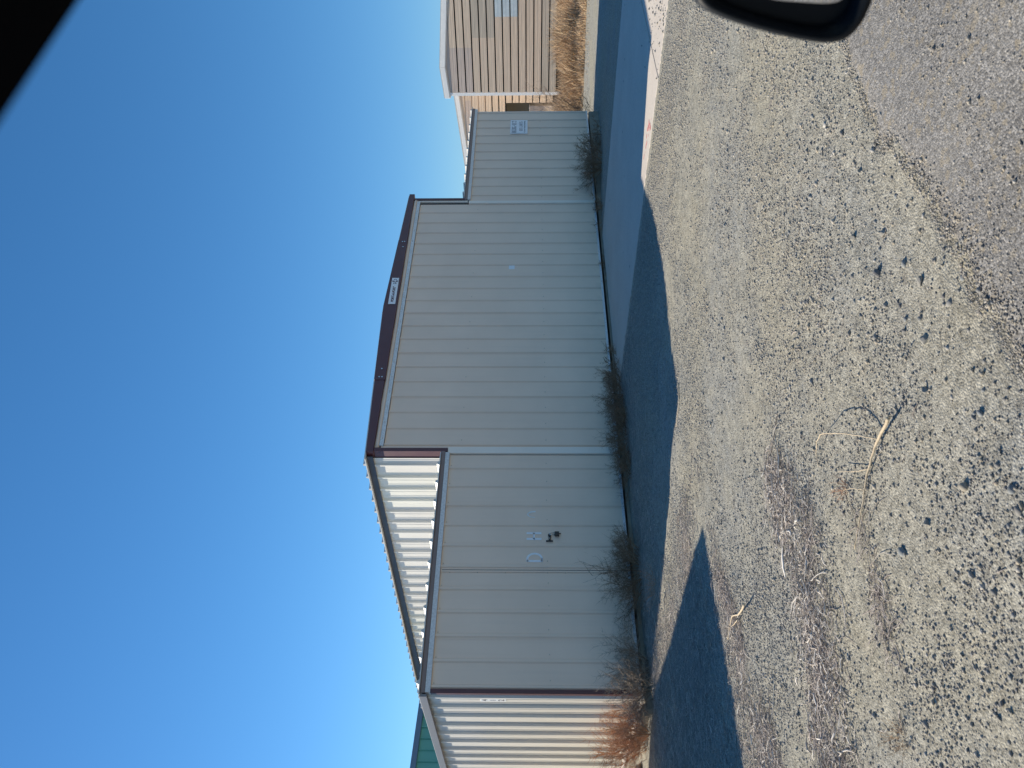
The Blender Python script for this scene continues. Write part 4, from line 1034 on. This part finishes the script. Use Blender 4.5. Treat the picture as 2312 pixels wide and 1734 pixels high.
strip('roof_rail', 'pillar_black', [(-4.7, 1.33, -8.97, 0.06), (-3.9, 1.43, -8.96, 0.075), (-3.5, 1.460, -8.958, 0.085), (-3.237, 1.485, -8.958, 0.075), (-3.167, 1.492, -8.958, 0.068), (-2.95, 1.46, -8.956, 0.085), (-2.6, 1.27, -8.945, 0.07), (-2.22, 1.0, -8.935, 0.07)], 0.06, 0.06)
strip('roof_rail', 'pillar_black', [(-4.7, 1.33, -10.69, 0.06), (-3.9, 1.43, -10.69, 0.075), (-3.2, 1.475, -10.69, 0.075), (-2.95, 1.46, -10.69, 0.085), (-2.6, 1.27, -10.70, 0.07), (-2.22, 1.0, -10.71, 0.07)], 0.06, 0.06)
for y in (-9.02, -10.75):
    cprism('centre_pillar', 'car_plastic', [(-3.98, 0.95), (-4.02, 1.45), (-4.12, 1.44), (-4.12, 0.95)], y, y+0.05)
    cprism('rear_pillar', 'car_paint', [(-4.6, 1.37), (-4.75, 1.39), (-5.1, 0.97), (-4.85, 0.96)], y, y+0.05)
b = MB().add([(-2.30-O.x, YR+0.12-O.y, 0.99-O.z), (-2.30-O.x, YL-0.12-O.y, 0.99-O.z), (-2.97-O.x, YL-0.16-O.y, 1.50-O.z), (-2.97-O.x, YR+0.16-O.y, 1.50-O.z)], [(0, 1, 2, 3)])
b.build('windshield', 'car_glass', CR)
for xw in (AXF, AXR):
    for yw in (YL-0.12, YR+0.12):
        t_ = MB()
        ring = []
        wh_ = empty('wheel'); wh_.parent = CR; wh_.location = (xw-O.x, yw-O.y, 0.33-O.z+0.0)
        pr = [(0.21, -0.10), (0.30, -0.11), (0.325, -0.085), (0.325, 0.085), (0.30, 0.11), (0.21, 0.10)]
        b = MB(); K_ = 32; vs = [(r_*math.cos(2*math.pi*k/K_), y, r_*math.sin(2*math.pi*k/K_)) for k in range(K_) for r_, y in pr]
        fs = [(k*6+j, k*6+(j+1) % 6, ((k+1) % K_)*6+(j+1) % 6, ((k+1) % K_)*6+j) for k in range(K_) for j in range(6)]
        b.add(vs, fs); b.build('tyre', 'tyre_rubber', wh_, False)
        b = MB().cyl((0, 0, 0), (0, 1, 0), 0.208, 0.15, 24)
        for s_ in range(5):
            a_ = s_*2*math.pi/5; b.tube([(0.03*math.cos(a_), 0.09, 0.03*math.sin(a_)), (0.19*math.cos(a_), 0.08, 0.19*math.sin(a_)), ], [0.03, 0.022], 6)
        b.build('rim', 'bolt_zinc', wh_)
# door mirror
MN = Vector((-0.979, -0.205, 0)); MH = Vector((-0.205, 0.979, 0)); MC = Vector((-2.622, -8.709, 1.092))-O
mir = empty('door_mirror'); mir.parent = CR
m4 = Matrix((MH, -MN, Vector((0, 0, 1)))).transposed().to_4x4(); m4.translation = MC; mir.matrix_local = m4   # local x outboard, y forward, z up
outl = [(-0.0176, 0.1056), (-0.0113, 0.0995), (-0.0058, 0.0907), (0.0062, 0.0574), (0.0182, 0.010), (0.0232, -0.0184), (0.0247, -0.0323), (0.0218, -0.0499), (0.0069, -0.0622), (-0.016, -0.0676),
        (-0.07, -0.074), (-0.13, -0.066), (-0.165, -0.045), (-0.178, -0.01), (-0.172, 0.05), (-0.15, 0.09), (-0.11, 0.112), (-0.05, 0.118)]
def smooth_loop(pl, n=3):
    for _ in range(n):
        q = []
        for i in range(len(pl)):
            a_ = Vector(pl[i]); b_ = Vector(pl[(i+1) % len(pl)]); q += [a_*0.75+b_*0.25, a_*0.25+b_*0.75]
        pl = q
    return [tuple(p) for p in pl]
ol = smooth_loop(outl, 2); cx_ = sum(p[0] for p in ol)/len(ol); cz_ = sum(p[1] for p in ol)/len(ol)
def ring_at(sc, y): return [(cx_+(x-cx_)*sc, y, cz_+(z-cz_)*sc) for x, z in ol]
levels_ = [(0.80, 0.016), (0.83, 0.004), (0.90, -0.004), (0.97, -0.002), (1.0, 0.008), (1.0, 0.035), (0.95, 0.07), (0.82, 0.105), (0.55, 0.13), (0.2, 0.14)]
b = MB(); n_ = len(ol); vs = []; [vs.extend(ring_at(s_, y)) for s_, y in levels_]
fs = [(k*n_+j, (k+1)*n_+j, (k+1)*n_+(j+1) % n_, k*n_+(j+1) % n_) for k in range(len(levels_)-1) for j in range(n_)]+[tuple((len(levels_)-1)*n_+j for j in range(n_))]
b.add(vs, fs); b.build('housing', 'car_plastic', mir, True)
glo = smooth_loop([(-0.0150, 0.030), (-0.0125, -0.005), (-0.0110, -0.028), (-0.0135, -0.041), (-0.03, -0.052), (-0.10, -0.058), (-0.15, -0.040), (-0.155, 0.03), (-0.13, 0.085), (-0.06, 0.092), (-0.028, 0.075)], 2)
b = MB(); b.add([(x, 0.0125, z) for x, z in glo], [tuple(range(len(glo)))]); b.build('glass', 'mirror_glass', mir)
gi = len(glo); ring_o = [(cx_+(x-cx_)*0.81, 0.0145, cz_+(z-cz_)*0.81) for x, z in ol]
b = MB(); b.add(ring_o, [tuple(range(len(ring_o)))]); b.build('glass_backing', 'car_plastic', mir)
b = MB().tube([(-0.15, 0.06, -0.03), (-0.20, 0.08, -0.06), (-0.25, 0.10, -0.08)], [0.035, 0.03, 0.035], 10); b.build('arm', 'car_plastic', mir, True)
